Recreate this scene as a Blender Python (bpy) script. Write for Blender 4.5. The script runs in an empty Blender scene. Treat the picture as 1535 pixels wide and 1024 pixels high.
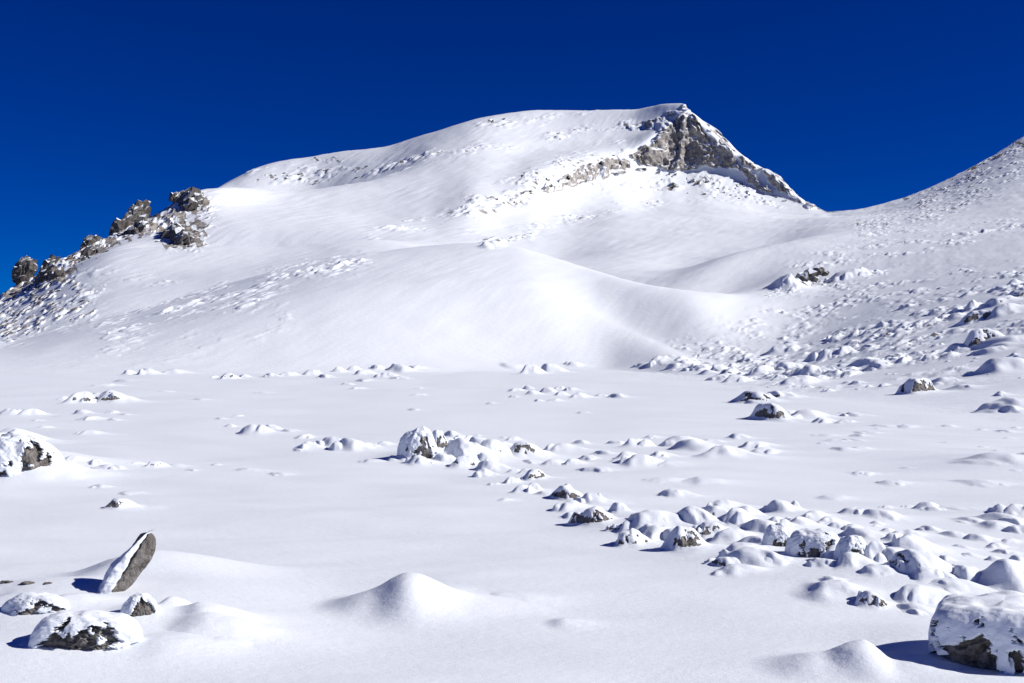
import bpy, math, random
import numpy as np

random.seed(7)
RNG = np.random.default_rng(11)
F = 1800.0      # focal length of the picture in its own pixels (1535 wide)
HC = 2.6        # eye height over the flat snow, metres
HY = 528.0      # row of the horizon
CX = 767.5
SUN_EL, SUN_AZ = 33.5, -6.0     # azimuth measured from +X towards +Y

sc = bpy.context.scene
COL = sc.collection

# ------------------------------------------------------------------ noise
def _hash(ix, iy, seed):
    h = (ix.astype(np.int64) * 374761393 + iy.astype(np.int64) * 668265263 + seed * 1274126177) & 0xffffffff
    h = ((h ^ (h >> 13)) * 1274126177) & 0xffffffff
    h = ((h ^ (h >> 16)) * 2246822519) & 0xffffffff
    return (h ^ (h >> 15)) & 0xffffffff

def rnd2(ix, iy, seed):
    return _hash(ix, iy, seed) / 4294967295.0

def perlin(x, y, seed=0):
    x = np.asarray(x, float); y = np.asarray(y, float)
    x0 = np.floor(x); y0 = np.floor(y)
    fx = x - x0; fy = y - y0
    x0 = x0.astype(np.int64); y0 = y0.astype(np.int64)
    u = fx * fx * fx * (fx * (fx * 6 - 15) + 10); v = fy * fy * fy * (fy * (fy * 6 - 15) + 10)
    def g(ix, iy, dx, dy):
        a = rnd2(ix, iy, seed) * 6.2831853
        return np.cos(a) * dx + np.sin(a) * dy
    n00 = g(x0, y0, fx, fy); n10 = g(x0 + 1, y0, fx - 1, fy)
    n01 = g(x0, y0 + 1, fx, fy - 1); n11 = g(x0 + 1, y0 + 1, fx - 1, fy - 1)
    return 1.5 * ((n00 * (1 - u) + n10 * u) * (1 - v) + (n01 * (1 - u) + n11 * u) * v)

def fbm(x, y, seed=0, octv=4, gain=0.5):
    s = 0; a = 1
    for i in range(octv):
        s = s + a * perlin(x * 2 ** i + 17.3 * i, y * 2 ** i - 9.1 * i, seed + i); a *= gain
    return s

def perlin3(x, y, z, seed=0):      # cheap 3-D noise out of three 2-D sheets
    return (perlin(x + 0.37 * z, y + 0.71 * z, seed) + perlin(y - 0.53 * x, z + 0.29 * x, seed + 31)
            + perlin(z + 0.43 * y, x - 0.31 * y, seed + 57)) * 0.6

def worley(x, y, seed=0, jit=0.9):
    ix = np.floor(x).astype(np.int64); iy = np.floor(y).astype(np.int64)
    f1 = np.full(x.shape, 9.0); f2 = np.full(x.shape, 9.0); rid = np.zeros(x.shape); dx1 = np.zeros(x.shape); dy1 = np.zeros(x.shape)
    for dx in (-1, 0, 1):
        for dy in (-1, 0, 1):
            cx = ix + dx; cy = iy + dy
            px = cx + 0.5 + jit * (rnd2(cx, cy, seed) - 0.5); py = cy + 0.5 + jit * (rnd2(cx, cy, seed + 5) - 0.5)
            ddx = x - px; ddy = y - py
            d = ddx * ddx + ddy * ddy
            m = d < f1
            f2 = np.where(m, f1, np.minimum(f2, d))
            rid = np.where(m, rnd2(cx, cy, seed + 9), rid)
            dx1 = np.where(m, ddx, dx1); dy1 = np.where(m, ddy, dy1)
            f1 = np.where(m, d, f1)
    return np.sqrt(f1), np.sqrt(f2), rid, dx1, dy1

def sstep(a, b, x):
    t = np.clip((x - a) / (b - a), 0, 1)
    return t * t * (3 - 2 * t)

# ------------------------------------------------------------------ curves
def slopes(xk, yk):
    # xk, yk: (K, N) monotone in xk -> Fritsch-Carlson slopes
    h = np.diff(xk, axis=0); dl = np.diff(yk, axis=0) / h
    m = np.zeros_like(yk)
    a, b = dl[:-1], dl[1:]
    w1 = 2 * h[1:] + h[:-1]; w2 = h[1:] + 2 * h[:-1]
    ok = (a * b) > 0
    sa = np.where(ok, a, 1.0); sb = np.where(ok, b, 1.0)
    m[1:-1] = np.where(ok, (w1 + w2) / (w1 / sa + w2 / sb), 0.0)
    m[0] = dl[0]; m[-1] = dl[-1]
    return m

def herm(x0, x1, y0, y1, m0, m1, x):
    h = x1 - x0; t = (x - x0) / h
    return ((1 + 2 * t) * (1 - t) ** 2) * y0 + t * (1 - t) ** 2 * h * m0 + t * t * (3 - 2 * t) * y1 + t * t * (t - 1) * h * m1

def curve(pts):
    xk = np.array([[p[0]] for p in pts], float); yk = np.array([[p[1]] for p in pts], float)
    m = slopes(xk, yk)[:, 0]; xk = xk[:, 0]; yk = yk[:, 0]
    def f(u):
        u = np.asarray(u, float); uc = np.clip(u, xk[0], xk[-1])
        i = np.clip(np.searchsorted(xk, uc, side='right') - 1, 0, len(xk) - 2)
        return herm(xk[i], xk[i + 1], yk[i], yk[i + 1], m[i], m[i + 1], uc)
    return f

# lines the land runs through: column -> picture row and depth in metres
yF = curve([(-900, 562), (0, 561), (500, 559), (900, 556), (970, 558), (1050, 567), (1100, 579), (1150, 591), (1300, 604), (1535, 632), (2000, 650)])
y2 = curve([(-900, 535), (-300, 533), (-100, 525), (0, 516), (100, 493), (200, 469), (300, 441), (380, 417), (450, 400), (560, 379), (640, 371), (720, 367),
            (770, 371), (800, 379), (860, 398), (900, 410), (950, 424), (1000, 433), (1050, 438), (1110, 441), (1160, 431), (1240, 417), (1350, 402), (1450, 386), (1535, 372), (2000, 300)])
d2 = curve([(-900, 190), (0, 228), (300, 248), (560, 262), (720, 266), (860, 246), (960, 224), (1040, 218), (1110, 230), (1240, 250), (1400, 245), (1535, 240), (2000, 230)])
dip2 = curve([(-900, 3), (700, 3.5), (900, 1.6), (980, 0.4), (1060, 0.0), (1150, 0), (2000, 0)])
y3 = curve([(950, 428), (1000, 418), (1050, 400), (1100, 383), (1150, 370), (1200, 360), (1250, 356), (1290, 354), (1350, 347), (1450, 334), (1535, 322), (2000, 250)])
d3 = curve([(950, 282), (1010, 286), (1100, 308), (1200, 338), (1350, 345), (1535, 350), (2000, 350)])
w3 = curve([(900, 0), (1040, 1), (2000, 1)])
dip3 = curve([(960, 0), (1040, 0.7), (1160, 0.7), (1240, 0), (2000, 0)])
y4 = curve([(-900, 540), (-300, 500), (0, 462), (60, 428), (100, 404), (180, 374), (300, 369), (400, 371), (470, 366), (560, 358), (640, 366), (720, 374), (840, 386),
            (920, 369), (1000, 356), (1100, 342), (1200, 330), (1240, 325), (1300, 324), (1400, 308), (1535, 272), (2000, 190)])
d4 = curve([(-900, 380), (0, 400), (300, 430), (840, 432), (1000, 480), (1100, 520), (1200, 560), (1240, 560), (1300, 530), (1400, 520), (1535, 520), (2000, 540)])
yS = curve([(-900, 600), (0, 500), (200, 365), (300, 303), (335, 281), (352, 271), (380, 257), (420, 245), (470, 237), (520, 230), (570, 226), (640, 207), (680, 194), (720, 182), (760, 174), (800, 169), (870, 167), (950, 165),
            (975, 159), (1000, 155), (1025, 155), (1032, 168), (1045, 176), (1075, 193), (1110, 229), (1140, 250), (1170, 264), (1190, 288), (1210, 303), (1227, 313), (1245, 317), (1270, 316), (1340, 301), (1400, 280), (1480, 240), (1535, 206), (1700, 110), (2000, 20)])
dS = curve([(-900, 760), (300, 800), (352, 860), (500, 900), (800, 900), (940, 862), (1000, 828), (1027, 818), (1100, 788), (1190, 742), (1227, 705), (1245, 672), (1300, 660), (1400, 680), (1535, 720), (2000, 800)])
y5 = curve([(-900, 560), (-300, 520), (-60, 474), (0, 447), (40, 424), (100, 392), (150, 366), (200, 340), (250, 312), (290, 287), (335, 281), (380, 284), (440, 287), (520, 276), (600, 263), (700, 241), (800, 223), (870, 211),
            (940, 200), (1000, 180), (1027, 162), (1060, 187), (1100, 226), (1150, 256), (1190, 289), (1227, 314.5), (1250, 319.5), (1300, 316), (1400, 287), (1535, 222), (2000, 55)])
d5 = curve([(-900, 480), (0, 485), (300, 560), (440, 640), (700, 690), (800, 760), (870, 790), (940, 803), (1000, 808), (1027, 808), (1100, 780), (1190, 735), (1227, 700), (1250, 663), (1300, 642), (1400, 635), (1535, 665), (2000, 730)])
yc1 = curve([(-900, 548), (-300, 508), (0, 457), (100, 400), (200, 362), (335, 340), (440, 344), (560, 347), (640, 346), (700, 331), (760, 312), (800, 296), (870, 277), (940, 257), (1000, 258), (1027, 262), (1060, 259), (1100, 268),
             (1150, 289), (1190, 303), (1227, 317), (1250, 323), (1300, 320), (1400, 301), (1535, 254), (2000, 150)])
dc1 = curve([(-900, 410), (0, 430), (300, 480), (560, 470), (640, 480), (700, 505), (760, 560), (800, 600), (870, 680), (940, 740), (1000, 762), (1060, 762), (1100, 755), (1150, 738), (1190, 718), (1227, 685), (1250, 645), (1300, 605), (1400, 560), (1535, 570), (2000, 600)])
yc2 = curve([(-900, 554), (-300, 514), (0, 452), (100, 396), (200, 350), (335, 308), (440, 310), (560, 318), (640, 327), (700, 312), (760, 288), (800, 270), (870, 250), (940, 226), (985, 199), (1000, 194), (1020, 172), (1027, 166), (1060, 191),
             (1100, 229), (1150, 259), (1190, 290), (1227, 315.5), (1250, 321), (1300, 317), (1400, 293), (1535, 235), (2000, 105)])
dc2 = curve([(-900, 440), (0, 460), (300, 520), (440, 560), (560, 545), (640, 520), (700, 535), (760, 592), (800, 628), (870, 700), (940, 756), (1000, 782), (1027, 794), (1060, 782), (1100, 768), (1150, 750), (1190, 727), (1227, 692), (1250, 655), (1300, 624), (1400, 598), (1535, 618), (2000, 665)])

def zr(y, d):
    return HC + (HY - y) * d / F

def knots_raw(u):
    """depth and height of every guide line for the given columns: (K, N) arrays"""
    df = F * HC / (yF(u) - HY)
    zF = np.zeros_like(df)
    D2 = d2(u); Z2 = zr(y2(u), D2)
    Z1 = Z2 * np.interp(u, [820, 960, 1060, 1160, 1320, 1535], [0.60, 0.34, 0.05, 0.07, 0.24, 0.33]); D1 = df + 0.45 * (D2 - df)
    DS = dS(u); D5 = d5(u); D4 = d4(u)
    Z4 = zr(y4(u), D4)
    D2b = D2 + 28; Z2b = Z2 - dip2(u)
    W = w3(u)
    Z3a = Z2b + 0.38 * (Z4 - Z2b); D3a = D2b + 0.38 * (D4 - D2b)
    D3 = (1 - W) * D3a + W * d3(u); Z3 = (1 - W) * Z3a + W * zr(y3(u), d3(u))
    # right of the hill the dip melts into the slope
    r = np.interp(u, [1060, 1180], [0, 1])
    Z2b = (1 - r) * Z2b + r * (Z2 + (Z3 - Z2) * 0.28); D2b = (1 - r) * D2b + r * (D2 + (D3 - D2) * 0.28)
    D3b = D3 + 0.32 * (D4 - D3); Z3b = Z3 + 0.3 * (Z4 - Z3)
    q = np.clip(dip3(u) / 0.7, 0, 1) * 0.35
    Z3b = (1 - q) * Z3b + q * (Z3 - dip3(u))
    Zc1 = zr(yc1(u), dc1(u)); Zc2 = zr(yc2(u), dc2(u))
    Z5 = zr(y5(u), D5); ZS = zr(yS(u), DS)
    D7 = DS + 160; Z7 = ZS - 70
    b4 = np.interp(u, [60, 180, 520, 620], [0, 1.6, 1.6, 0]); b5 = np.interp(u, [300, 340, 480, 640], [0, 4.5, 3.5, 0])
    C1d, C1z = dc1(u), Zc1
    D4b = D4 + 0.30 * (C1d - D4); Z4b = Z4 + 0.24 * (C1z - Z4) * (1 - b4 / 1.6) - b4 * 0.35
    D5b = D5 + 0.22 * (DS - D5); Z5b = Z5 + 0.25 * (ZS - Z5) * (1 - b5 / 4.5) - b5 * 0.6
    D = np.stack([df, D1, D2, D2b, D3, D3b, D4, D4b, dc1(u), dc2(u), D5, D5b, DS, D7])
    Z = np.stack([zF, Z1, Z2, Z2b, Z3, Z3b, Z4, Z4b, Zc1, Zc2, Z5, Z5b, ZS, Z7])
    for k in range(1, len(D)):
        D[k] = np.maximum(D[k], D[k - 1] + 1.0)
    return D, Z

def _table():
    u = np.arange(-1100, 2300.1, 2.0)
    D, Z = knots_raw(u)
    sg = [9, 34, 22, 30, 26, 30, 22, 16, 7, 5, 9, 9, 2, 2]
    for k, g in enumerate(sg):
        t = np.arange(-int(3 * g), int(3 * g) + 1); w = np.exp(-0.5 * (t * 2.0 / g) ** 2); w /= w.sum()
        for A in (D, Z):
            p = np.pad(A[k], len(t) // 2, mode='edge'); A[k] = np.convolve(p, w, 'valid')
    M = slopes(D, Z); M[0] = np.interp(u, [900, 1050], [0.25, 0.04]) * Z[1] / (D[1] - D[0])
    for k, g in enumerate([10, 40, 40, 40, 40, 40, 40, 30, 14, 10, 14, 14, 6, 4]):
        t = np.arange(-int(3 * g), int(3 * g) + 1); w = np.exp(-0.5 * (t * 2.0 / g) ** 2); w /= w.sum()
        M[k] = np.convolve(np.pad(M[k], len(t) // 2, mode='edge'), w, 'valid')
    return u, D, Z, M
UT, DT, ZT, MT = _table()
def knots(u):
    u = np.asarray(u, float); f = np.clip((u - UT[0]) / 2.0, 0, len(UT) - 1.001); i = f.astype(int); t = f - i
    return DT[:, i] * (1 - t) + DT[:, i + 1] * t, ZT[:, i] * (1 - t) + ZT[:, i + 1] * t, MT[:, i] * (1 - t) + MT[:, i + 1] * t

def smooth_noise(x, y, d):
    n = 0.08 * perlin(x / 6.5, y / 5.0, 3) + 0.040 * perlin(x / 2.6 + y / 4, y / 1.1, 4) * sstep(70, 30, d) + 0.007 * perlin(x / 0.9, y / 0.33, 5) * sstep(34, 16, d) + 0.05 * perlin(x / 5, y / 14, 9) * sstep(30, 70, d)
    m = 0.5 * perlin(x / 40, y / 40, 6) + 0.22 * perlin(x / 15 + y / 60, y / 30, 7) + 0.07 * perlin(x / 4 - y / 9, y / 9, 8)
    b = sstep(110, 220, d)
    ca = (3 * x - y) / 3.16; al = (x + 3 * y) / 3.16; far = sstep(300, 480, d)
    m = m + ((1 - far) * (0.04 * perlin(ca / 2.2, al / 15, 12) + 0.03 * perlin(ca / 1.0, al / 6, 13)) + far * (0.18 * perlin(ca / 6.0, al / 40, 15) + 0.09 * perlin(ca / 2.6, al / 15, 16))) * np.clip(0.5 + 0.9 * perlin(x / 30, y / 45, 14), 0, 1.2)
    return n * (1 - 0.5 * b) + m * b * (0.6 + 0.4 * np.clip(d / 500, 0, 1))

# soft drifts lying on the flat snow: column, row of the middle, half widths left/right and depth (px of that distance), height px
DRIFTS = [(120, 952, 260, 330, 1.5, 26), (180, 880, 70, 230, 1.0, 30), (300, 905, 120, 200, 1.0, 14), (20, 900, 200, 120, 1.2, 12),
          (1440, 975, 150, 260, 1.0, 16), (1230, 860, 260, 400, 1.5, 22), (1050, 800, 160, 300, 1.4, 12),
          (30, 700, 120, 160, 1.2, 30), (640, 690, 70, 170, 1.2, 12), (780, 800, 900, 500, 2.0, 5), (1380, 880, 160, 300, 1.2, 14),
          (1560, 700, 200, 300, 1.2, 16), (700, 900, 160, 260, 1.2, 10), (980, 690, 150, 200, 1.0, 8), (1040, 800, 110, 120, 1.2, 12), (1180, 815, 130, 160, 1.3, 14), (1320, 840, 110, 170, 1.2, 12), (690, 688, 70, 90, 1.5, 8), (880, 770, 50, 70, 1.2, 7), (1260, 785, 120, 160, 1.5, 8)]
DRIFTS += [(110, 908, 150, 110, 1.0, 15), (215, 955, 50, 130, 1.0, 13), (60, 945, 90, 60, 1.0, 8), (238, 868, 45, 190, 1.0, 22), (150, 874, 60, 40, 0.9, 8)]
DW = []
for (du, dy, wl, wr, asp, hh) in DRIFTS:
    dd = F * HC / (dy - HY); s = dd / F
    DW.append(((du - CX) * s, dd + 0.2, wl * s, wr * s, 0.5 * (wl + wr) * s * asp * 0.55, hh * s))

def drifts(x, y):
    z = np.zeros_like(x)
    for (cx, cy, rl, rr, ry, h) in DW:
        dx = x - cx
        rx = np.where(dx < 0, rl, rr)
        q = (dx / rx) ** 2 + ((y - cy) / ry) ** 2
        m = q < 9
        if m.any():
            z[m] += h * np.exp(-1.3 * q[m])
    return z

def base_z(u, d):
    u = np.asarray(u, float); d = np.asarray(d, float)
    D, Z, M = knots(u)
    z = np.zeros_like(d)
    for k in range(len(D) - 1):
        m = (d >= D[k]) & (d < D[k + 1])
        if m.any():
            z[m] = herm(D[k][m], D[k + 1][m], Z[k][m], Z[k + 1][m], M[k][m], M[k + 1][m], d[m])
    m = d >= D[-1]
    z[m] = Z[-1][m]
    return z

def seg_dist(u, y, pts):
    best = np.full(np.shape(u), 1e9)
    for (a, b) in zip(pts[:-1], pts[1:]):
        ex, ey = b[0] - a[0], b[1] - a[1]
        t = np.clip(((u - a[0]) * ex + (y - a[1]) * ey) / (ex * ex + ey * ey), 0, 1)
        best = np.minimum(best, np.hypot(u - a[0] - t * ex, y - a[1] - t * ey))
    return best

def inside(u, y, poly):
    c = np.zeros(np.shape(u), bool)
    n = len(poly)
    for i in range(n):
        x1, y1 = poly[i]; x2, y2_ = poly[(i + 1) % n]
        if y1 == y2_: continue
        m = ((y1 > y) != (y2_ > y)) & (u < (x2 - x1) * (y - y1) / (y2_ - y1) + x1)
        c ^= m
    return c

# stony tracts under the snow: centre line, half width px, strength, lump size m
STONY = [
    ([(1010, 548), (1090, 545), (1180, 525), (1300, 510), (1420, 470), (1535, 430), (1700, 380)], 28, 0.62, 1.4),
    ([(1100, 575), (1200, 570), (1330, 545), (1450, 520), (1535, 500), (1700, 480)], 36, 0.55, 1.2),
    ([(1060, 520), (1160, 480), (1300, 450), (1450, 420)], 22, 0.4, 1.3),
    ([(1300, 345), (1400, 320), (1480, 280), (1540, 240), (1700, 150)], 22, 0.5, 1.7),
    ([(1200, 395), (1350, 375), (1535, 330)], 18, 0.38, 1.5),
    ([(1380, 305), (1460, 262), (1540, 215)], 12, 0.55, 2.0),
    ([(1290, 352), (1340, 330), (1380, 320)], 10, 0.45, 1.6),
    ([(160, 500), (260, 465), (360, 430), (470, 405), (540, 392)], 16, 0.42, 1.6),
    ([(90, 555), (180, 520), (300, 480), (420, 440)], 18, 0.3, 1.5),
    ([(200, 550), (330, 520), (430, 480)], 14, 0.25, 1.5),
    ([(560, 352), (640, 332), (700, 313), (760, 290)], 9, 0.6, 3.2),
    ([(700, 318), (760, 295), (820, 268), (890, 245), (940, 228)], 20, 0.85, 3.6),
    ([(730, 366), (800, 345), (870, 325), (930, 310)], 9, 0.5, 3.0),
    ([(640, 232), (740, 222), (850, 200), (940, 182)], 8, 0.55, 4.0),
    ([(720, 186), (800, 180), (900, 172)], 7, 0.5, 4.0),
    ([(560, 250), (640, 238), (720, 212)], 8, 0.35, 4.0),
    ([(380, 268), (440, 262), (520, 262), (600, 246)], 12, 0.7, 5.0),
    ([(960, 262), (1020, 275), (1090, 285), (1160, 298)], 16, 0.7, 3.2),
    ([(880, 270), (930, 280), (980, 300)], 14, 0.45, 3.0),
    ([(0, 470), (60, 455), (120, 440)], 34, 0.5, 2.6),
    ([(100, 412), (200, 415), (260, 425)], 10, 0.3, 2.4),
    ([(270, 350), (300, 320), (310, 300)], 16, 0.7, 3.0),
    ([(1150, 440), (1230, 425), (1320, 418)], 14, 0.5, 1.1),
]

def lumps(x, y, u, yi, d, dfoot=None):
    """stones buried in the slopes, strongest in the stony tracts"""
    z = np.zeros_like(x); st = np.zeros_like(x)
    for (pts, w, s, c) in STONY:
        xs = [p[0] for p in pts]; ys = [p[1] for p in pts]
        m = (u > min(xs) - 3 * w) & (u < max(xs) + 3 * w) & (yi > min(ys) - 3 * w) & (yi < max(ys) + 3 * w) & (d > 40)
        if not m.any(): continue
        k = s * np.exp(-(seg_dist(u[m], yi[m], pts) / w) ** 2)
        xm, ym = x[m], y[m]
        pat = 0.42 + 1.3 * perlin(xm / (c * 6), ym / (c * 9), 40)
        k = np.clip(k * pat * 1.6, 0, 1)
        wx = xm + 0.35 * c * perlin(xm / c, ym / c, 41); wy = ym + 0.35 * c * perlin(xm / c, ym / c, 42)
        h = 0
        for (cc, sd, a) in ((c * 1.35, 51, 0.23), (c * 0.7, 61, 0.21)):
            ca = (2 * wx - wy) / 2.236; al = (wx + 2 * wy) / 2.236
            f1, f2, r, dx, dy = worley(ca / cc, al / (cc * 2.1), sd)
            rr = 0.22 + 0.38 * r
            b = np.exp(-(f1 / rr) ** 2 * 1.6) * (r > (1 - k) * 0.75)
            h = h + a * cc * b * (0.4 + r) 
        if dfoot is None: dfoot = knots(u)[0][0]
        h = h * sstep(0, 40, d[m] - dfoot[m])
        z[m] = np.maximum(z[m], h * np.minimum(1, k * 1.4)); st[m] = np.maximum(st[m], k)
    return z, st

def ground(x, y):
    x = np.asarray(x, float); y = np.asarray(y, float)
    d = np.maximum(y, 3.0); u = CX + F * x / d
    z = np.zeros_like(x)
    m = d > 40
    if m.any():
        z[m] = base_z(u[m], d[m])
    if m.any():
        yi = HY - (z - HC) * F / d
        z = z + lumps(x, y, u, yi, d)[0]
    return z + smooth_noise(x, y, d) + drifts(x, y)

DSMP = np.concatenate([np.geomspace(5, 60, 500), np.geomspace(60.2, 950, 1400)])
def hit(u, yb):
    """where the sight line through that picture point meets the land"""
    d = DSMP; x = (u - CX) / F * d
    z = ground(x, d); ray = HC + (HY - yb) * d / F
    k = np.nonzero(ray <= z)[0]
    k = k[0] if len(k) else len(d) - 1
    return x[k], d[k], z[k]

# ------------------------------------------------------------------ mesh helpers
def new_mesh(name, verts, quads, mat, parent=None, attrs=None, tris=None, smooth=True):
    me = bpy.data.meshes.new(name)
    verts = np.asarray(verts, np.float32); quads = np.asarray(quads, np.int32).reshape(-1, 4)
    nq = len(quads); nt = 0 if tris is None else len(tris)
    me.vertices.add(len(verts)); me.vertices.foreach_set('co', verts.ravel())
    loops = quads.ravel() if not nt else np.concatenate([quads.ravel(), np.asarray(tris, np.int32).ravel()])
    me.loops.add(len(loops)); me.loops.foreach_set('vertex_index', loops.astype(np.int32))
    me.polygons.add(nq + nt)
    tot = np.concatenate([np.full(nq, 4), np.full(nt, 3)]).astype(np.int32)
    me.polygons.foreach_set('loop_start', np.concatenate([[0], np.cumsum(tot)[:-1]]).astype(np.int32))
    me.polygons.foreach_set('use_smooth', np.full(nq + nt, smooth))
    me.update(calc_edges=True)
    if attrs:
        for k, v in attrs.items():
            a = me.attributes.new(k, 'FLOAT', 'POINT'); a.data.foreach_set('value', np.asarray(v, np.float32))
    me.materials.append(mat)
    o = bpy.data.objects.new(name, me); COL.objects.link(o)
    if parent is not None: o.parent = parent
    return o

def submesh(verts, quads, sel, attrs=None):
    q = quads[sel]
    used, inv = np.unique(q.ravel(), return_inverse=True)
    return verts[used], inv.reshape(-1, 4), ({k: v[used] for k, v in attrs.items()} if attrs else None)

def grid_quads(nr, nc):
    i = np.arange(nr * nc).reshape(nr, nc)
    return np.stack([i[:-1, :-1], i[:-1, 1:], i[1:, 1:], i[1:, :-1]], -1).reshape(-1, 4)

def tag(o, label, cat, group=None, kind=None):
    o['label'] = label; o['category'] = cat
    if group: o['group'] = group
    if kind: o['kind'] = kind
    return o

def empty(name, loc):
    o = bpy.data.objects.new(name, None); COL.objects.link(o); o.location = loc
    o.empty_display_size = 0.2
    return o

# ------------------------------------------------------------------ materials
def nodes_of(name):
    m = bpy.data.materials.new(name); m.use_nodes = True
    nt = m.node_tree; nt.nodes.clear()
    return m, nt, nt.nodes.new

def L(nt, a, b): nt.links.new(a, b)

def mth(nt, op, a, b=None, c=None, clamp=False):
    n = nt.nodes.new('ShaderNodeMath'); n.operation = op; n.use_clamp = clamp
    for i, v in enumerate((a, b, c)):
        if v is None: continue
        if isinstance(v, (int, float)): n.inputs[i].default_value = v
        else: L(nt, v, n.inputs[i])
    return n.outputs[0]

def noise(nt, vec, scale, detail=3, rough=0.55, mapscale=None):
    if mapscale:
        mp = nt.nodes.new('ShaderNodeMapping'); mp.inputs['Scale'].default_value = mapscale
        L(nt, vec, mp.inputs['Vector']); vec = mp.outputs[0]
    n = nt.nodes.new('ShaderNodeTexNoise'); n.inputs['Scale'].default_value = scale
    n.inputs['Detail'].default_value = detail; n.inputs['Roughness'].default_value = rough
    L(nt, vec, n.inputs['Vector'])
    return n.outputs['Fac']

def ramp(nt, fac, stops):
    n = nt.nodes.new('ShaderNodeValToRGB')
    e = n.color_ramp.elements
    while len(e) < len(stops): e.new(0.5)
    for el, (p, c) in zip(e, stops):
        el.position = p; el.color = (*c, 1)
    L(nt, fac, n.inputs['Fac'])
    return n.outputs['Color']

SNOW_C = (0.82, 0.86, 0.915)

def snow_shader(nt, pos, grain, sc_=1.0):
    p = nt.nodes.new('ShaderNodeBsdfPrincipled')
    p.inputs['Base Color'].default_value = (*SNOW_C, 1)
    p.inputs['Roughness'].default_value = 0.62
    p.inputs['Specular IOR Level'].default_value = 0.18
    h1 = noise(nt, pos, 55 / sc_, 3, 0.65); h2 = noise(nt, pos, 9 / sc_, 3, 0.6, (1, 2.2, 2)); h3 = noise(nt, pos, 1.1 / sc_, 3, 0.55, (0.8, 1.8, 1.5)); grain = grain * sc_
    h = mth(nt, 'ADD', mth(nt, 'MULTIPLY', h1, 0.0014 * grain), mth(nt, 'ADD', mth(nt, 'MULTIPLY', h2, 0.0042 * grain), mth(nt, 'MULTIPLY', h3, 0.006 * grain)))
    b = nt.nodes.new('ShaderNodeBump'); b.inputs['Strength'].default_value = 1.0; b.inputs['Distance'].default_value = 1.0
    L(nt, h, b.inputs['Height']); L(nt, b.outputs[0], p.inputs['Normal'])
    return p

def rock_shader(nt, pos, s, tone=1.0):
    """s = size of the rock's features in metres"""
    p = nt.nodes.new('ShaderNodeBsdfPrincipled')
    n1 = noise(nt, pos, 0.5 / s, 6, 0.65); n2 = noise(nt, pos, 3.0 / s, 5, 0.7)
    v = mth(nt, 'ADD', mth(nt, 'MULTIPLY', n1, 0.55), mth(nt, 'MULTIPLY', n2, 0.45))
    c = ramp(nt, v, [(0.30, (0.055 * tone, 0.050 * tone, 0.047 * tone)), (0.45, (0.19 * tone, 0.172 * tone, 0.156 * tone)), (0.56, (0.30 * tone, 0.28 * tone, 0.262 * tone)), (0.72, (0.40 * tone, 0.38 * tone, 0.36 * tone))])
    vo = nt.nodes.new('ShaderNodeTexVoronoi'); vo.feature = 'DISTANCE_TO_EDGE'; vo.inputs['Scale'].default_value = 0.55 / s
    wv = nt.nodes.new('ShaderNodeVectorMath'); wv.operation = 'MULTIPLY_ADD'; nz_ = nt.nodes.new('ShaderNodeTexNoise'); nz_.inputs['Scale'].default_value = 1.2 / s; nz_.inputs['Detail'].default_value = 4
    L(nt, pos, nz_.inputs['Vector']); L(nt, nz_.outputs['Color'], wv.inputs[0]); wv.inputs[1].default_value = (1.6 * s, 1.6 * s, 1.6 * s); L(nt, pos, wv.inputs[2]); L(nt, wv.outputs[0], vo.inputs['Vector'])
    crk = nt.nodes.new('ShaderNodeMapRange'); crk.inputs[1].default_value = 0.0; crk.inputs[2].default_value = 0.05; crk.inputs[3].default_value = 0.45; crk.inputs[4].default_value = 1.0; L(nt, vo.outputs['Distance'], crk.inputs[0])
    mxc = nt.nodes.new('ShaderNodeVectorMath'); mxc.operation = 'SCALE'; L(nt, c, mxc.inputs[0]); L(nt, crk.outputs[0], mxc.inputs['Scale'])
    L(nt, mxc.outputs[0], p.inputs['Base Color'])
    p.inputs['Roughness'].default_value = 0.9; p.inputs['Specular IOR Level'].default_value = 0.2
    h = mth(nt, 'ADD', mth(nt, 'MULTIPLY', n1, 0.5 * s), mth(nt, 'MULTIPLY', noise(nt, pos, 6.0 / s, 5, 0.75), 0.13 * s))
    b = nt.nodes.new('ShaderNodeBump'); b.inputs['Strength'].default_value = 0.9; b.inputs['Distance'].default_value = 1.0
    L(nt, h, b.inputs['Height']); L(nt, b.outputs[0], p.inputs['Normal'])
    return p

def pos_of(nt):
    return nt.nodes.new('ShaderNodeNewGeometry').outputs['Position']

def snow_mat(name, grain=1.0):
    m, nt, N = nodes_of(name)
    o = N('ShaderNodeOutputMaterial')
    L(nt, snow_shader(nt, pos_of(nt), grain).outputs[0], o.inputs['Surface'])
    return m

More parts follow.
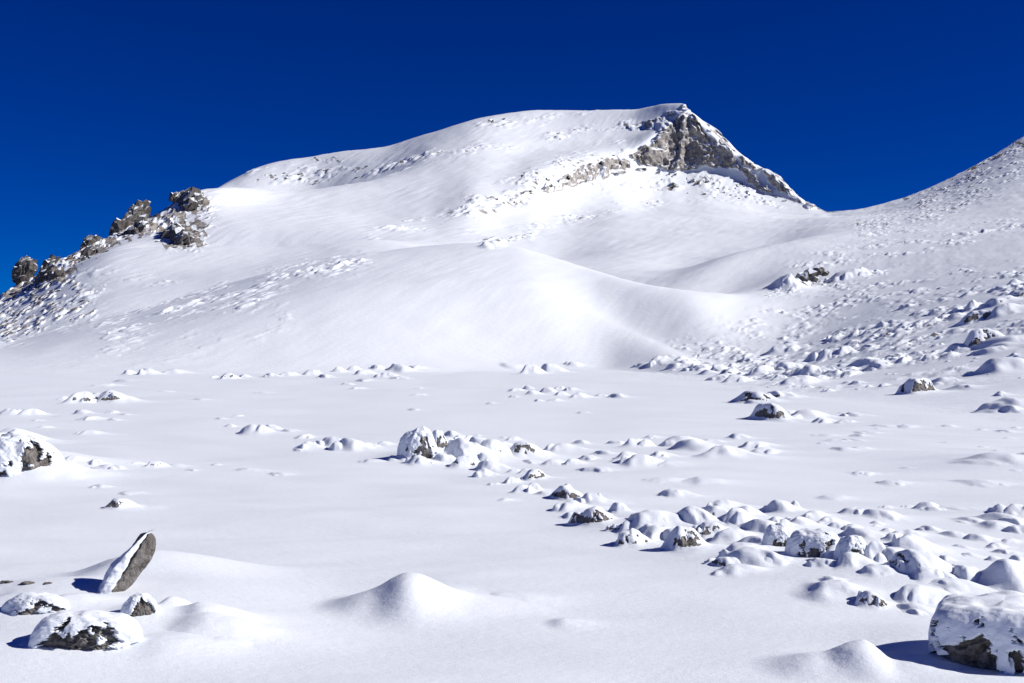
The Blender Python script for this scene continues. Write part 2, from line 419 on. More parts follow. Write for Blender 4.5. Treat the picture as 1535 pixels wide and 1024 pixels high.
def mixed_mat(name, s, grain=1.0, sc_=1.0, ledge=(0.50, 0.74), tone=1.0, cover=0.0, use_attr=True):
    """bare rock where the 'rock' attribute says so, snow lying on its ledges"""
    m, nt, N = nodes_of(name)
    o = N('ShaderNodeOutputMaterial'); pos = pos_of(nt)
    sn = snow_shader(nt, pos, grain, sc_); rk = rock_shader(nt, pos, s, tone)
    geo = N('ShaderNodeNewGeometry'); sep = N('ShaderNodeSeparateXYZ'); L(nt, geo.outputs['Normal'], sep.inputs[0])
    nz = sep.outputs['Z']
    nb = noise(nt, pos, 1.6 / s, 5, 0.7); nc = noise(nt, pos, 7.0 / s, 4, 0.7)
    up = mth(nt, 'ADD', nz, mth(nt, 'ADD', mth(nt, 'MULTIPLY', mth(nt, 'SUBTRACT', nb, 0.5), 0.9), mth(nt, 'MULTIPLY', mth(nt, 'SUBTRACT', nc, 0.5), 0.35)))
    mr = N('ShaderNodeMapRange'); mr.interpolation_type = 'SMOOTHSTEP'
    mr.inputs[1].default_value = ledge[0]; mr.inputs[2].default_value = ledge[0] + 0.08; L(nt, mth(nt, 'ADD', up, cover), mr.inputs[0])
    snowy = mr.outputs[0]
    if use_attr:
        at = N('ShaderNodeAttribute'); at.attribute_name = 'rock'
        a = mth(nt, 'ADD', at.outputs['Fac'], mth(nt, 'MULTIPLY', mth(nt, 'SUBTRACT', nc, 0.5), 0.7))
        ms = N('ShaderNodeMapRange'); ms.inputs[1].default_value = 0.45; ms.inputs[2].default_value = 0.52; L(nt, a, ms.inputs[0])
        ov = N('ShaderNodeMapRange'); ov.inputs[1].default_value = 1.25; ov.inputs[2].default_value = 1.4; L(nt, at.outputs['Fac'], ov.inputs[0])
        snowy = mth(nt, 'MULTIPLY', snowy, mth(nt, 'SUBTRACT', 1.0, ov.outputs[0]))
        bare = mth(nt, 'MULTIPLY', ms.outputs[0], mth(nt, 'SUBTRACT', 1.0, snowy))
    else:
        bare = mth(nt, 'SUBTRACT', 1.0, snowy)
    mx = N('ShaderNodeMixShader'); L(nt, bare, mx.inputs[0]); L(nt, sn.outputs[0], mx.inputs[1]); L(nt, rk.outputs[0], mx.inputs[2])
    L(nt, mx.outputs[0], o.inputs['Surface'])
    return m

M_FIELD = snow_mat('snow_near', 1.8)
M_HILL = mixed_mat('snow_hillside', 1.0, 1.8, 8.0, ledge=(0.62, 0.8))
M_PEAK = mixed_mat('snow_and_cliff', 4.5, 1.2, 22.0, ledge=(0.57, 0.8), tone=1.5)
M_CRAG = mixed_mat('crag_rock', 3.0, 0.8, 15.0, ledge=(0.56, 0.9), tone=0.6, use_attr=False)
M_STONE = mixed_mat('near_stone', 0.16, 0.5, 1.0, ledge=(2.2, 2.4), tone=0.8, use_attr=False)

# ------------------------------------------------------------------ bare rock areas of the mountain (picture px of the land's own points)
CLIFFS = [
    [(930, 191), (945, 186), (960, 183), (980, 176), (1000, 169), (1016, 163), (1027, 157), (1034, 170), (1030, 190), (1012, 196), (980, 196), (955, 193)],
    [(1030, 159), (1046, 179), (1064, 203), (1086, 222), (1103, 238), (1121, 254), (1135, 268), (1146, 276), (1157, 289), (1138, 286), (1122, 271), (1103, 254), (1074, 249), (1050, 250), (1034, 254), (1014, 257), (997, 255),
     (963, 245), (941, 234), (962, 220), (982, 210), (989, 196), (1012, 190), (1022, 172)],
    [(1140, 252), (1168, 260), (1184, 276), (1199, 297), (1190, 296), (1172, 287), (1152, 270)],
    [(1196, 298), (1212, 303), (1228, 314), (1214, 313), (1200, 308)],
    [(808, 288), (829, 276), (850, 262), (883, 248), (912, 241), (940, 238), (948, 257), (912, 266), (868, 277), (830, 287)],
    [(776, 294), (788, 285), (798, 288), (790, 295)],
    [(0, 448), (20, 424), (60, 400), (100, 380), (130, 360), (160, 350), (200, 318), (225, 318), (240, 304), (260, 291), (300, 284), (316, 300), (300, 325), (312, 345), (300, 372), (250, 372), (225, 354), (190, 364), (160, 374), (120, 402), (100, 422), (60, 434), (20, 450)],
    [(1060, 187), (1080, 197), (1110, 230), (1140, 251), (1130, 255), (1096, 228), (1074, 206)],
]
SPOTS = [(497, 240, 34, 3.2, .75), (474, 240, 14, 2.5, .7), (490, 271, 9, 6, .8), (385, 266, 12, 6, .7), (402, 263, 10, 5, .7), (372, 272, 8, 5, .7), (536, 253, 6, 4, .7), (545, 262, 4, 6, .6),
         (735, 181, 14, 2, .7), (755, 178, 8, 2, .6), (700, 188, 10, 2, .5), (1400, 281, 22, 2.5, .6), (1450, 255, 26, 3, .7), (1490, 234, 16, 3, .7), (1360, 296, 16, 2, .5), (1520, 216, 20, 4, .8),
         (1105, 275, 16, 4, .7), (1080, 283, 14, 5, .6), (1035, 272, 16, 5, .7), (1010, 268, 14, 6, .6), (1000, 280, 18, 4, .6), (1125, 292, 14, 4, .6), (985, 262, 10, 4, .6), (1150, 298, 12, 3, .5), (960, 255, 12, 5, .6), (1060, 268, 14, 4, .5),
         (965, 272, 10, 3, .5), (1190, 300, 10, 3, .5)]

def rock_mask(u, yi):
    m = np.zeros_like(u); spot = np.zeros_like(u)
    n = fbm(u / 16.0, yi / 11.0, 90, 4, 0.6)
    uu = u + 6 * perlin(u / 14, yi / 10, 95); yy = yi + 4.5 * perlin(u / 14, yi / 10, 96)
    for p in CLIFFS:
        xs = [q[0] for q in p]; ys = [q[1] for q in p]
        b = (u > min(xs) - 20) & (u < max(xs) + 20) & (yi > min(ys) - 20) & (yi < max(ys) + 20)
        if not b.any(): continue
        s = seg_dist(uu[b], yy[b], p + [p[0]]); s = np.where(inside(uu[b], yy[b], p), s, -s)
        k = np.clip(0.5 + s / 7.0, 0, 1) + 0.14 * n[b] * (s > -6)
        if max(xs) < 400:      # the left rib is only half bare
            k = np.clip(0.5 + s / 7.0, 0, 1); k = np.where(k * (0.5 + 0.75 * n[b]) > 0.42, 1.6, 0.0)
        m[b] = np.maximum(m[b], k)
    for (a, b_, rx, ry, s) in SPOTS:
        q = ((uu - a) / rx) ** 2 + ((yy - b_) / ry) ** 2
        k = q < 4
        if k.any():
            e_ = s * np.exp(-q[k]) + 0.5 * n[k] * np.exp(-q[k])
            m[k] = np.maximum(m[k], e_); spot[k] = np.maximum(spot[k], e_ > 0.45)
    return np.where(m > 1.3, m, np.clip(m, 0, 1.0) + 0.6 * spot)

# ------------------------------------------------------------------ the land
def build_land():
    us = np.arange(-520, 2060.1, 1.6)
    D, Z, M = knots(us)
    rows = [150, 190, 14, 70, 22, 70, 40, 100, 130, 90, 30, 100, 14]
    dd, zz, rk, kk = [], [], [], []
    for k, n in enumerate(rows):
        t = np.linspace(0, 1, n, endpoint=(k == len(rows) - 1))[:, None]
        d = D[k] + t * (D[k + 1] - D[k])
        dd.append(d); zz.append(herm(D[k], D[k + 1], Z[k], Z[k + 1], M[k], M[k + 1], d)); kk.append(np.repeat(k + t, len(us), 1))
    d = np.concatenate(dd); z0 = np.concatenate(zz); kr = np.concatenate(kk)
    u = np.broadcast_to(us, d.shape)
    x = (u - CX) / F * d; yi = HY - (z0 - HC) * F / d
    sh = d.shape
    fl = lambda a: np.ascontiguousarray(a).ravel()
    uf, df, xf, yf, zf = fl(u), fl(d), fl(x), fl(yi), fl(z0)
    lz, st = lumps(xf, df, uf, yf, df)
    vis = np.where(fl(kr) > 12.02, 0.0, 1.0)
    rm = rock_mask(uf, yf) * vis
    # the scree of the left ridge and the stones poking out of the stony tracts
    f1, f2, r, _, _ = worley(xf / 2.2 + 0.5 * perlin(xf / 2, df / 4, 79), df / 5.0 + 0.5 * perlin(xf / 2, df / 4, 80), 77)
    left = np.exp(-(seg_dist(uf, yf, [(-40, 475), (30, 455), (90, 430)]) / 30) ** 2) + 0.8 * np.exp(-(seg_dist(uf, yf, [(-20, 505), (60, 485), (130, 470)]) / 13) ** 2) + 0.6 * np.exp(-(seg_dist(uf, yf, [(258, 362), (300, 366), (310, 320)]) / 14) ** 2)
    pt = perlin(uf / 22, yf / 10, 78)
    sc_ = np.where((kr.ravel() > 1), left * (0.7 + 1.0 * pt) * sstep(0.5, 0.25, f1) * (r > 0.45), 0)
    rm = np.maximum(rm, np.where(sc_ > 0.30, 1.6, 0))
    f1, f2, r, _, _ = worley(xf / 3.2 + 0.6 * perlin(xf / 3, df / 6, 81), df / 7.0, 82)
    rm = np.maximum(rm, np.where((df > 420) & (st > 0.35) & (f1 < 0.34) & (r > 0.68) & (kr.ravel() < 11.9), 1.6, 0))
    f1, f2, r, _, _ = worley(xf / 1.1 + 0.5 * perlin(xf, df / 2, 83), df / 2.4, 84)
    rm = np.maximum(rm, np.where((df > 60) & (df < 420) & (uf > 1100) & (st > 0.45) & (f1 < 0.26) & (r > 0.86), 1.6, 0))
    z = zf + lz + smooth_noise(xf, df, df) + drifts(xf, df) + 0.9 * np.clip(sc_, 0, 0.8)
    rib = sstep(16, 4, seg_dist(uf, yf, [(5, 438), (50, 408), (95, 392), (130, 372), (190, 342), (230, 340), (262, 318), (300, 300)])) * (df > 380) * vis
    z = z + rib * np.clip(1.5 * (1 - 2 * np.abs(perlin(xf / 4.0, df / 9.0, 140))) + 0.8 * perlin(xf / 1.6, df / 4.0, 141), -0.4, 2.2) * (kr.ravel() < 10.0)
    y = df.copy()
    # cliffs: ribs, gullies and ledges cut in real depth
    c = sstep(0.35, 0.75, np.where(rm > 1.1, 0, rm)) * (df > 420) * vis
    m = c > 0.001
    xm, zm = xf[m], zf[m]
    big = (uf[m] > 700).astype(float)
    w = xm + 5 * perlin(xm / 18, zm / 18, 120)
    a1 = 1 - np.abs(perlin(w / 15 + zm / 60, zm / 46 - xm / 80, 121)) * 2
    a2 = 1 - np.abs(perlin(w / 6.0 + zm / 22, zm / 15, 122)) * 2
    a3 = perlin(xm / 2.2, zm / 3.0, 123) + 0.8 * (1 - 2 * np.abs(perlin(w / 3.1, zm / 9, 127)))
    f1, f2, r, dx, dy = worley(w / 9 + zm / 30, zm / 13 - xm / 30, 124)
    tilt = (r - 0.5) * 5.5 + dx * 5.0 * np.sin(r * 40) + dy * 3.0
    a4 = perlin(xm / 1.3 + zm / 9, zm / 5.0, 128) + 0.7 * perlin(xm / 6, zm / 1.5, 129)
    dep = (2.3 * a1 + 1.4 * a2 + 1.0 * a3 + 0.9 * tilt + 0.55 * a4) * (0.3 + 0.7 * big)
    y[m] -= dep * c[m]
    xx = xf.copy(); xx[m] += 0.9 * perlin(xm / 5, zm / 5, 125) * c[m] * big
    z[m] += 1.1 * perlin(xm / 4.0, zm / 6.0, 126) * c[m] * big * (kr.ravel()[m] < 11.9)
    V = np.stack([xx, y, z], -1)
    Q = grid_quads(*sh)
    qk = kr.ravel()[Q].mean(1); qu = uf[Q].mean(1); qr = rm[Q].mean(1); qd = df[Q].mean(1)
    # the right-hand slope begins right of this column, line by line
    ub = np.interp(qk, [0, 1, 2, 3, 4, 5, 6, 7, 12, 13], [965, 1040, 1112, 1075, 1000, 1080, 1238, 1240, 1242, 1244])
    right = qu > ub
    hill = (~right) & (qk < 3.0)
    peak = (~right) & (qk >= 3.0)
    at = {'rock': rm}
    v, q, a = submesh(V, Q, hill, at)
    tag(new_mesh('snow_hill', v, q, M_HILL, attrs=a), 'rounded white snow hill in the middle, in front of the mountain', 'hill', kind='structure')
    v, q, a = submesh(V, Q, right, at)
    tag(new_mesh('mountain_slope', v, q, M_HILL, attrs=a), 'stony snow slope rising to the right edge of the photo', 'slope', kind='structure')
    cl = peak & (qr > 0.42) & (qr < 1.15) & (qu > 770)
    v, q, a = submesh(V, Q, peak & ~cl, at)
    mt = tag(new_mesh('mountain', v, q, M_PEAK, attrs=a), 'snow covered mountain with a grey rock cliff at its summit', 'mountain', kind='structure')
    v, q, a = submesh(V, Q, cl, at)
    new_mesh('cliff', v, q, M_PEAK, parent=mt, attrs=a)

def build_field():
    us = np.arange(-520, 2060.1, 2.0)
    df = F * HC / (yF(us) - HY)
    n = 720
    t = np.linspace(0, 1, n)[:, None] ** 0.62
    inv = 1 / 3.2 + t * (1 / df - 1 / 3.2)
    # more rows far away, where the mounds throw their shadows
    d = 1 / inv
    x = (us - CX) / F * d
    z = ground(x.ravel(), d.ravel()).reshape(d.shape)
    z[-1] = z[-1]
    V = np.stack([x, d, z], -1).reshape(-1, 3); Q = grid_quads(*d.shape)
    # the rest of the plain, beside and behind the camera
    gx, gy = np.meshgrid(np.linspace(-170, 170, 120), np.concatenate([np.linspace(-90, 0, 30), np.linspace(3, 44, 20)]))
    gz = smooth_noise(gx, gy, np.full(gx.shape, 5.0)) - 0.22
    V2 = np.stack([gx, gy, gz], -1).reshape(-1, 3); Q2 = grid_quads(*gx.shape) + len(V)
    tag(new_mesh('snow_field', np.concatenate([V, V2]), np.concatenate([Q, Q2]), M_FIELD), 'flat wind-smoothed snow field in the foreground', 'snow', kind='structure')

build_land()
build_field()

# ------------------------------------------------------------------ snow-covered stones
def bumps(X, Y, subs, sd, warp=0.24, pw=4.0, skew=0.45):
    zs = 0
    for (cx, cy, rl, rr, ry, h, p) in subs:
        wx = X + warp * rl * perlin(X / rl * 0.8 + sd, Y / ry * 0.8, sd) ; wy = Y + warp * ry * perlin(X / rl * 0.8, Y / ry * 0.8 + sd, sd + 3)
        dx = wx - cx + skew * math.sin(sd * 1.7) * (wy - cy)
        bl = 0.5 + 0.5 * np.tanh(dx / (0.55 * rl)); rx = rl + (rr - rl) * bl
        q = np.sqrt((dx / rx) ** 2 + ((wy - cy) / ry) ** 2 + 0.004)
        k = h * np.exp(-0.9 * q ** (p + 0.4 * (1 - bl)))
        zs = zs + k ** pw
    return zs ** (1 / pw)

def mound(name, u, yb, w, h, rock=0.0, side=(-0.1, -1.0), pil=None, tail=None, lump=None, seed=None, px=None, warp=0.24, pw=4.0, skew=0.45):
    """a stone under snow: row yb is its foot, w and h its size in the picture"""
    sd = seed if seed is not None else int(u * 13 + yb * 7) % 9973
    rg = np.random.default_rng(sd)
    x0, d0, z0 = hit(u, yb)
    s = d0 / F
    W, H = w * s, h * s * 0.84
    ry = W * (0.34 + 0.16 * rg.random())
    cy = d0 + 0.75 * ry
    cx = x0 * cy / d0
    pil = pil if pil is not None else (1.7 + 0.8 * rg.random() if h / w < 0.5 else 2.2 + 0.8 * rg.random())
    tail = tail if tail is not None else 1.3 + 1.0 * rg.random()
    rl = W * 0.34
    subs = [(0, 0, rl, rl * tail, ry, H, pil), (0.25 * rl, 0, rl * 1.25, rl * tail * 1.6, ry * 1.5, H * 0.34, 2.0)]
    nl = lump if lump is not None else (rg.integers(0, 2) if w < 14 else rg.integers(2, 6))
    for i in range(nl):
        a = rg.random() * 6.283; r = 0.45 + 0.75 * rg.random(); k = 0.25 + 0.4 * rg.random()
        subs.append((math.cos(a) * r * rl * 1.15, math.sin(a) * r * ry, rl * k, rl * k * (1.1 + 0.6 * rg.random()), ry * k * 1.15, H * (0.25 + 0.65 * rg.random()), 2.0 + rg.random()))
    nx = int(np.clip(w * 2.4, 20, 260)); ny = int(np.clip(w * 1.5, 16, 170))
    if px is not None:      # given by hand: offset, left and right reach, depth reach, height (px), sharpness
        subs = [(a * s, 0.0, l * s, r_ * s, y_ * s, h_ * s, p_) for (a, l, r_, y_, h_, p_) in px]
        ry = max(p[4] for p in subs); H = max(p[5] for p in subs); cy = d0 + 0.9 * ry; cx = x0 * cy / d0
    qm = max(4.35 ** (1 / pil), 2.6) + 0.15
    xs = np.linspace(-qm * rl * 1.05, (qm * tail * 1.05) * rl + 0.3 * rl, nx); ys = np.linspace(-qm * ry, qm * ry, ny)
    if px is not None: xs = np.linspace(min(p[0] - 2.7 * p[2] for p in subs), max(p[0] + 2.7 * p[3] for p in subs), nx)
    X, Y = np.meshgrid(xs, ys)
    B = bumps(X, Y, subs, sd % 97, warp, pw, skew)
    B = B * (1 + 0.05 * perlin(X / rl * 1.6, Y / ry * 1.6, sd % 89) + 0.008 * perlin(X / rl * 6, Y / ry * 6, sd % 83))
    G = ground((X + cx).ravel(), (Y + cy).ravel()).reshape(X.shape)
    win = sstep(1, .8, np.abs(Y) / np.abs(ys).max()) * sstep(xs[0], xs[0] * 0.8, X) * sstep(xs[-1], xs[-1] * 0.8, X)
    B = B * win
    B = B * B / (B + 0.07 * H) * 1.07
    cut = 0.005 * H
    zz = G + B - cut
    xw, yw = X.copy(), Y.copy()
    rk = np.zeros_like(B)
    if rock > 0:
        gy_, gx_ = np.gradient(B, ys, xs)
        sl = np.hypot(gx_, gy_) + 1e-6
        face = -(gx_ * side[0] + gy_ * side[1]) / sl / math.hypot(*side)
        low = 1 - B / H
        n = fbm(X / rl * 1.7 + sd, zz / H * 2.0 + Y / ry, sd % 71, 4, 0.65)
        rk = sstep(0.25, 0.9, sl) * sstep(0.0, 0.75, face) * (0.55 + 0.5 * low) * sstep(0.10, 0.25, B / H) + 0.42 * n - (1 - rock) * 0.6 - 0.08
        rk = np.clip(rk, 0, 1) * (B > 0.08 * H)
        k = sstep(0.3, 0.5, rk)
        inset = 0.056 * H * k
        nl_ = np.sqrt(1 + sl ** 2)
        ins2 = 0.052 * H * (1 + 0.9 * np.clip(perlin(X / rl * 6, zz / H * 6, 33) + 0.3, 0, 1))
        xr, yr, zr_ = xw + gx_ / nl_ * ins2, yw + gy_ / nl_ * ins2, zz - ins2 / nl_ * 0.5 - 0.02 * H
        xw = xw + gx_ / nl_ * inset; yw = yw + gy_ / nl_ * inset; zz = zz - inset / nl_ * 0.5
        VR = np.stack([xr, yr, zr_ - z0], -1).reshape(-1, 3)
    V = np.stack([xw, yw, zz - z0], -1).reshape(-1, 3)
    Q = grid_quads(*X.shape)
    keep = B.ravel()[Q].max(1) > cut * 0.55
    if rock > 0:
        qr = rk.ravel()[Q].mean(1) > 0.42
    if rock > 0 and (keep & qr).sum() > 3:
        root = empty(name, (cx, cy, z0))
        v, q, _ = submesh(V, Q, keep & ~qr); new_mesh('snow_cover', v, q, M_FIELD, parent=root)
        v, q, _ = submesh(VR, Q, B.ravel()[Q].max(1) > 0.12 * H); new_mesh('rock', v, q, M_STONE, parent=root)
        return root
    v, q, _ = submesh(V, Q, keep)
    o = new_mesh(name, v, q, M_FIELD); o.location = (cx, cy, z0)
    return o

exec_mounds = []
ORD = ['first', 'second', 'third', 'fourth', 'fifth', 'sixth', 'seventh', 'eighth', 'ninth', 'tenth', 'eleventh', 'twelfth', 'thirteenth', 'fourteenth', 'fifteenth', 'sixteenth', 'seventeenth', 'eighteenth', 'nineteenth', 'twentieth', 'twenty-first', 'twenty-second', 'twenty-third', 'twenty-fourth', 'twenty-fifth', 'twenty-sixth', 'twenty-seventh', 'twenty-eighth']

def shape_word(w, h, rock):
    if rock: return 'snow-capped grey stone'
    r = h / w
    if r < 0.2: return 'low flat snow mound'
    if r < 0.34: return 'rounded snow mound'
    return 'steep snow mound'

def zone(phrase, group, rows):
    """rows: (u, foot row, width, height[, rock[, options]]) in picture px; labels count from the left within one look"""
    rows = sorted(rows, key=lambda r: r[0])
    built = []
    for r in rows:
        rk = r[4] if len(r) > 4 else 0
        opt = dict(r[5]) if len(r) > 5 else {}
        lab = opt.pop('label', None)
        o = mound('snowy_boulder' if rk > 0 else 'snow_mound', r[0], r[1], r[2], r[3], rock=rk, **opt)
        bare = o.type == 'EMPTY'
        if rk > 0 and not bare:
            o.name = 'snow_mound'; o.data.name = 'snow_mound'
            if lab: print('NO ROCK', lab)
        built.append((o, shape_word(r[2], r[3], bare), bare, lab))
    tot = {}
    for b in built:
        if b[3] is None: tot[b[1]] = tot.get(b[1], 0) + 1
    cnt = {}
    for o, k, bare, lab in built:
        if lab is None:
            i = cnt.get(k, 0); cnt[k] = i + 1
            lab = '%s %s' % (k, phrase) if tot[k] == 1 else '%s %s, %s such from left' % (k, phrase, ORD[min(i, 27)])
        tag(o, lab, 'boulder' if bare else 'snow mound', group)

zone('at the foot of the middle hill', 'stones in the row below the middle hill', [
    (192, 562, 18, 9), (220, 562, 36, 12), (262, 561, 42, 9), (342, 569, 26, 12, .6, {'side': (.2, -1)}), (322, 567, 12, 5), (366, 566, 14, 6),
    (405, 565, 24, 7), (432, 564, 28, 8), (465, 563, 26, 10), (486, 567, 22, 7), (507, 558, 20, 9), (530, 557, 22, 9), (545, 562, 30, 9), (566, 554, 18, 7), (577, 566, 30, 9), (597, 558, 36, 13),
    (600, 569, 26, 6), (545, 572, 30, 5), (520, 577, 22, 4), (535, 584, 28, 4), (625, 553, 26, 5)])
zone('on the open flat left of centre', 'stones scattered on the left flat', [
    (97, 600, 20, 7), (123, 605, 46, 21, .35, {'side': (.5, -1), 'label': 'peaked snow mound beside the wider one with two bare rock spots'}),
    (165, 604, 50, 22, .62, {'side': (.5, -1), 'label': 'wide snow mound with bare brown rock spots on its right flank'}),
    (190, 573, 44, 5), (160, 580, 40, 5), (13, 623, 34, 12), (47, 623, 34, 12), (56, 632, 14, 3), (122, 621, 26, 8), (134, 631, 40, 8), (168, 620, 18, 5), (170, 631, 24, 5), (190, 623, 18, 3), (68, 642, 26, 4), (135, 652, 28, 7),
    (330, 629, 18, 3), (355, 625, 18, 3), (382, 652, 52, 16), (345, 641, 18, 5), (432, 648, 24, 4), (456, 658, 28, 6), (404, 645, 26, 9), (300, 600, 30, 3), (395, 590, 26, 3), (250, 588, 30, 3)])
zone('on the flat below the left boulder', 'stones in the line right of the left boulder', [
    (143, 698, 22, 8), (162, 706, 44, 9), (232, 701, 26, 10, .5, {'side': (.5, -1)}), (206, 697, 20, 4), (262, 701, 34, 4), (290, 706, 30, 3), (325, 698, 20, 3), (372, 706, 40, 4), (420, 713, 36, 4), (150, 732, 30, 5), (196, 742, 34, 4), (110, 692, 22, 5), (90, 700, 40, 6), (60, 712, 30, 4)])
zone('in the low bank left of the central boulder', 'stones in the bank left of the central boulder', [
    (462, 674, 40, 13), (495, 668, 36, 14), (522, 676, 44, 21), (548, 672, 34, 10), (575, 668, 26, 7), (555, 694, 40, 5), (590, 692, 30, 7), (448, 677, 18, 4)])
zone('on the flat before the middle hill', 'stones on the flat in the middle distance', [
    (627, 583, 16, 3), (628, 593, 22, 3), (620, 616, 20, 3), (795, 561, 38, 17, 0, {'lump': 4, 'label': 'left of two frosted bumps standing alone below the middle hill'}), (822, 560, 32, 18, 0, {'lump': 4, 'label': 'right of two frosted bumps standing alone below the middle hill'}), (765, 552, 34, 4), (860, 549, 22, 6), (735, 606, 16, 3)])
zone('in the small stone island right of centre', 'stones in the small island right of centre', [
    (773, 587, 22, 6), (790, 584, 18, 7), (797, 592, 22, 8), (820, 589, 26, 10), (840, 593, 20, 7, .7), (838, 584, 18, 6), (856, 586, 22, 6), (868, 597, 28, 10, .6), (770, 596, 16, 4), (806, 602, 14, 4), (830, 602, 22, 5), (900, 594, 20, 4), (925, 597, 28, 8), (873, 620, 20, 3)])
zone('beside the central boulder', 'stones heaped beside the central boulder', [
    (654, 676, 30, 34, .55, {'side': (.6, -1), 'pil': 2.2, 'label': 'pointed snow crest with a brown rock streak right of the central boulder'}),
    (670, 669, 26, 15), (689, 665, 24, 13), (702, 664, 26, 12), (714, 668, 32, 16), (735, 681, 42, 22, .3, {'side': (-.6, -1)}), (692, 687, 54, 25), (663, 693, 36, 11), (625, 697, 34, 14), (640, 697, 22, 9), (697, 702, 42, 18, .25), (726, 693, 28, 13), (730, 707, 38, 17), (722, 715, 30, 13), (600, 691, 30, 8), (750, 672, 40, 10), (676, 655, 26, 10)])
zone('in the diagonal row at centre right', 'stones of the diagonal row', [
    (787, 684, 60, 24, .6, {'side': (.1, -1), 'label': 'broad snow mound with a bare brown rock face just right of the central heap'}),
    (769, 709, 20, 6), (788, 710, 24, 8), (800, 719, 40, 18, .5, {'side': (.5, -1)}), (765, 725, 24, 11), (783, 739, 36, 14), (799, 736, 26, 14), (815, 742, 30, 6), (740, 728, 22, 4), (757, 751, 24, 4),
    (846, 750, 48, 24, .62, {'label': 'round snow-capped stone with two dark rock holes in its shaded front'}), (885, 754, 44, 16), (925, 769, 34, 18), (853, 766, 40, 13), (853, 778, 28, 9),
    (888, 787, 56, 30, .62, {'label': 'boulder under thick snow with a dark bare foot, lone at the left of the row'}), (923, 797, 24, 11, .6), (941, 819, 42, 27, .45, {'side': (-.6, -1)}), (967, 799, 66, 28), (988, 794, 44, 18), (980, 808, 52, 18), (960, 780, 44, 12), (1005, 812, 40, 18)])
zone('in the broad bank of stones at lower right', 'stones of the broad bank at lower right', [
    (1020, 826, 62, 42, .66, {'pil': 3.2, 'label': 'squat snow-capped boulder with a long dark bare foot at the front of the bank'}),
    (1037, 787, 56, 22), (1060, 805, 42, 21, .5, {'side': (-.4, -1)}), (1070, 779, 44, 17, .4), (1102, 784, 46, 22), (1082, 764, 46, 14), (1120, 772, 42, 16), (1167, 769, 56, 22),
    (1150, 850, 46, 13), (1227, 850, 38, 13), (1085, 850, 40, 14, .5, {'side': (-1, -.6)}), (1100, 862, 60, 16), (1066, 846, 26, 9, .4), (1120, 850, 80, 24),
    (1252, 838, 42, 22), (1272, 850, 46, 23), (1309, 843, 38, 34), (1333, 843, 46, 24), (1363, 827, 60, 24),
    (1368, 859, 66, 34, .3, {'side': (-1, -.5), 'tail': 2.2, 'label': 'smooth snow dome with a hard dark shadow on its left side'}),
    (1417, 840, 22, 8, .7, {'side': (.3, -1)}), (1312, 861, 50, 13), (1388, 870, 46, 16), (1412, 869, 34, 12), (1447, 872, 44, 22), (1432, 858, 28, 11), (1510, 884, 96, 46, 0, {'pil': 2.2, 'label': 'large smooth snow hump with a blue left side at the right edge'}),
    (1220, 777, 42, 11), (1277, 772, 46, 11), (1312, 777, 52, 13), (1243, 787, 46, 14), (1254, 792, 30, 9), (1163, 788, 36, 14), (1198, 787, 36, 12), (1284, 806, 56, 17), (1391, 796, 30, 10), (1363, 803, 40, 8), (1340, 812, 44, 14), (1140, 800, 50, 18), (1130, 818, 60, 16), (1090, 812, 50, 20), (1110, 832, 60, 16)])
zone('in front of the broad bank at lower right', 'stones in front of the broad bank', [
    (1246, 877, 38, 9), (1246, 901, 100, 24, 0, {'tail': 1.6}), (1302, 911, 48, 26, .6, {'side': (.5, -1), 'label': 'small rounded snow-capped stone with a brown bare foot, alone in front'}), (1368, 904, 70, 22), (1369, 919, 46, 13), (1430, 890, 70, 10)])
zone('in the loose band right of centre', 'stones in the band right of centre', [
    (843, 676, 42, 12), (870, 666, 26, 7), (828, 697, 36, 8), (857, 698, 28, 11), (920, 666, 26, 6), (953, 670, 46, 14), (976, 657, 24, 5), (937, 688, 30, 13), (958, 698, 52, 17), (988, 686, 36, 11), (1018, 670, 64, 20), (1038, 676, 64, 20), (1079, 686, 76, 19),
    (1063, 665, 36, 8), (1127, 673, 42, 12), (1145, 679, 46, 8), (1102, 658, 30, 9), (893, 708, 46, 7), (993, 722, 46, 4), (1053, 725, 66, 7), (1010, 745, 46, 12), (905, 682, 40, 8), (880, 690, 30, 7), (815, 682, 30, 8), (1000, 700, 50, 5)])
zone('at the foot of the right slope', 'stones along the foot of the right slope', [
    (1127, 605, 56, 22, .66, {'side': (-.1, -1), 'label': 'rocky snow-capped boulder above its twin, blue shadow on its left'}), (1163, 598, 52, 14, .45),
    (1150, 631, 54, 30, .62, {'side': (-.1, -1), 'label': 'lower of two rocky snow-capped boulders with long blue shadows, right of centre'}), (1178, 627, 40, 14, .5), (1207, 629, 54, 16), (1231, 634, 32, 9),
    (1100, 574, 40, 13, .35), (1092, 561, 34, 12, .65), (1077, 571, 34, 9), (983, 547, 32, 12), (1010, 551, 30, 8), (1040, 556, 34, 9), (1060, 562, 28, 9), (1193, 577, 60, 15), (1208, 574, 46, 9), (1025, 545, 24, 6), (962, 550, 24, 5), (1135, 560, 36, 9), (1277, 625, 34, 8), (1264, 635, 30, 6), (1287, 655, 30, 5), (1320, 640, 30, 3), (1240, 655, 40, 3)])
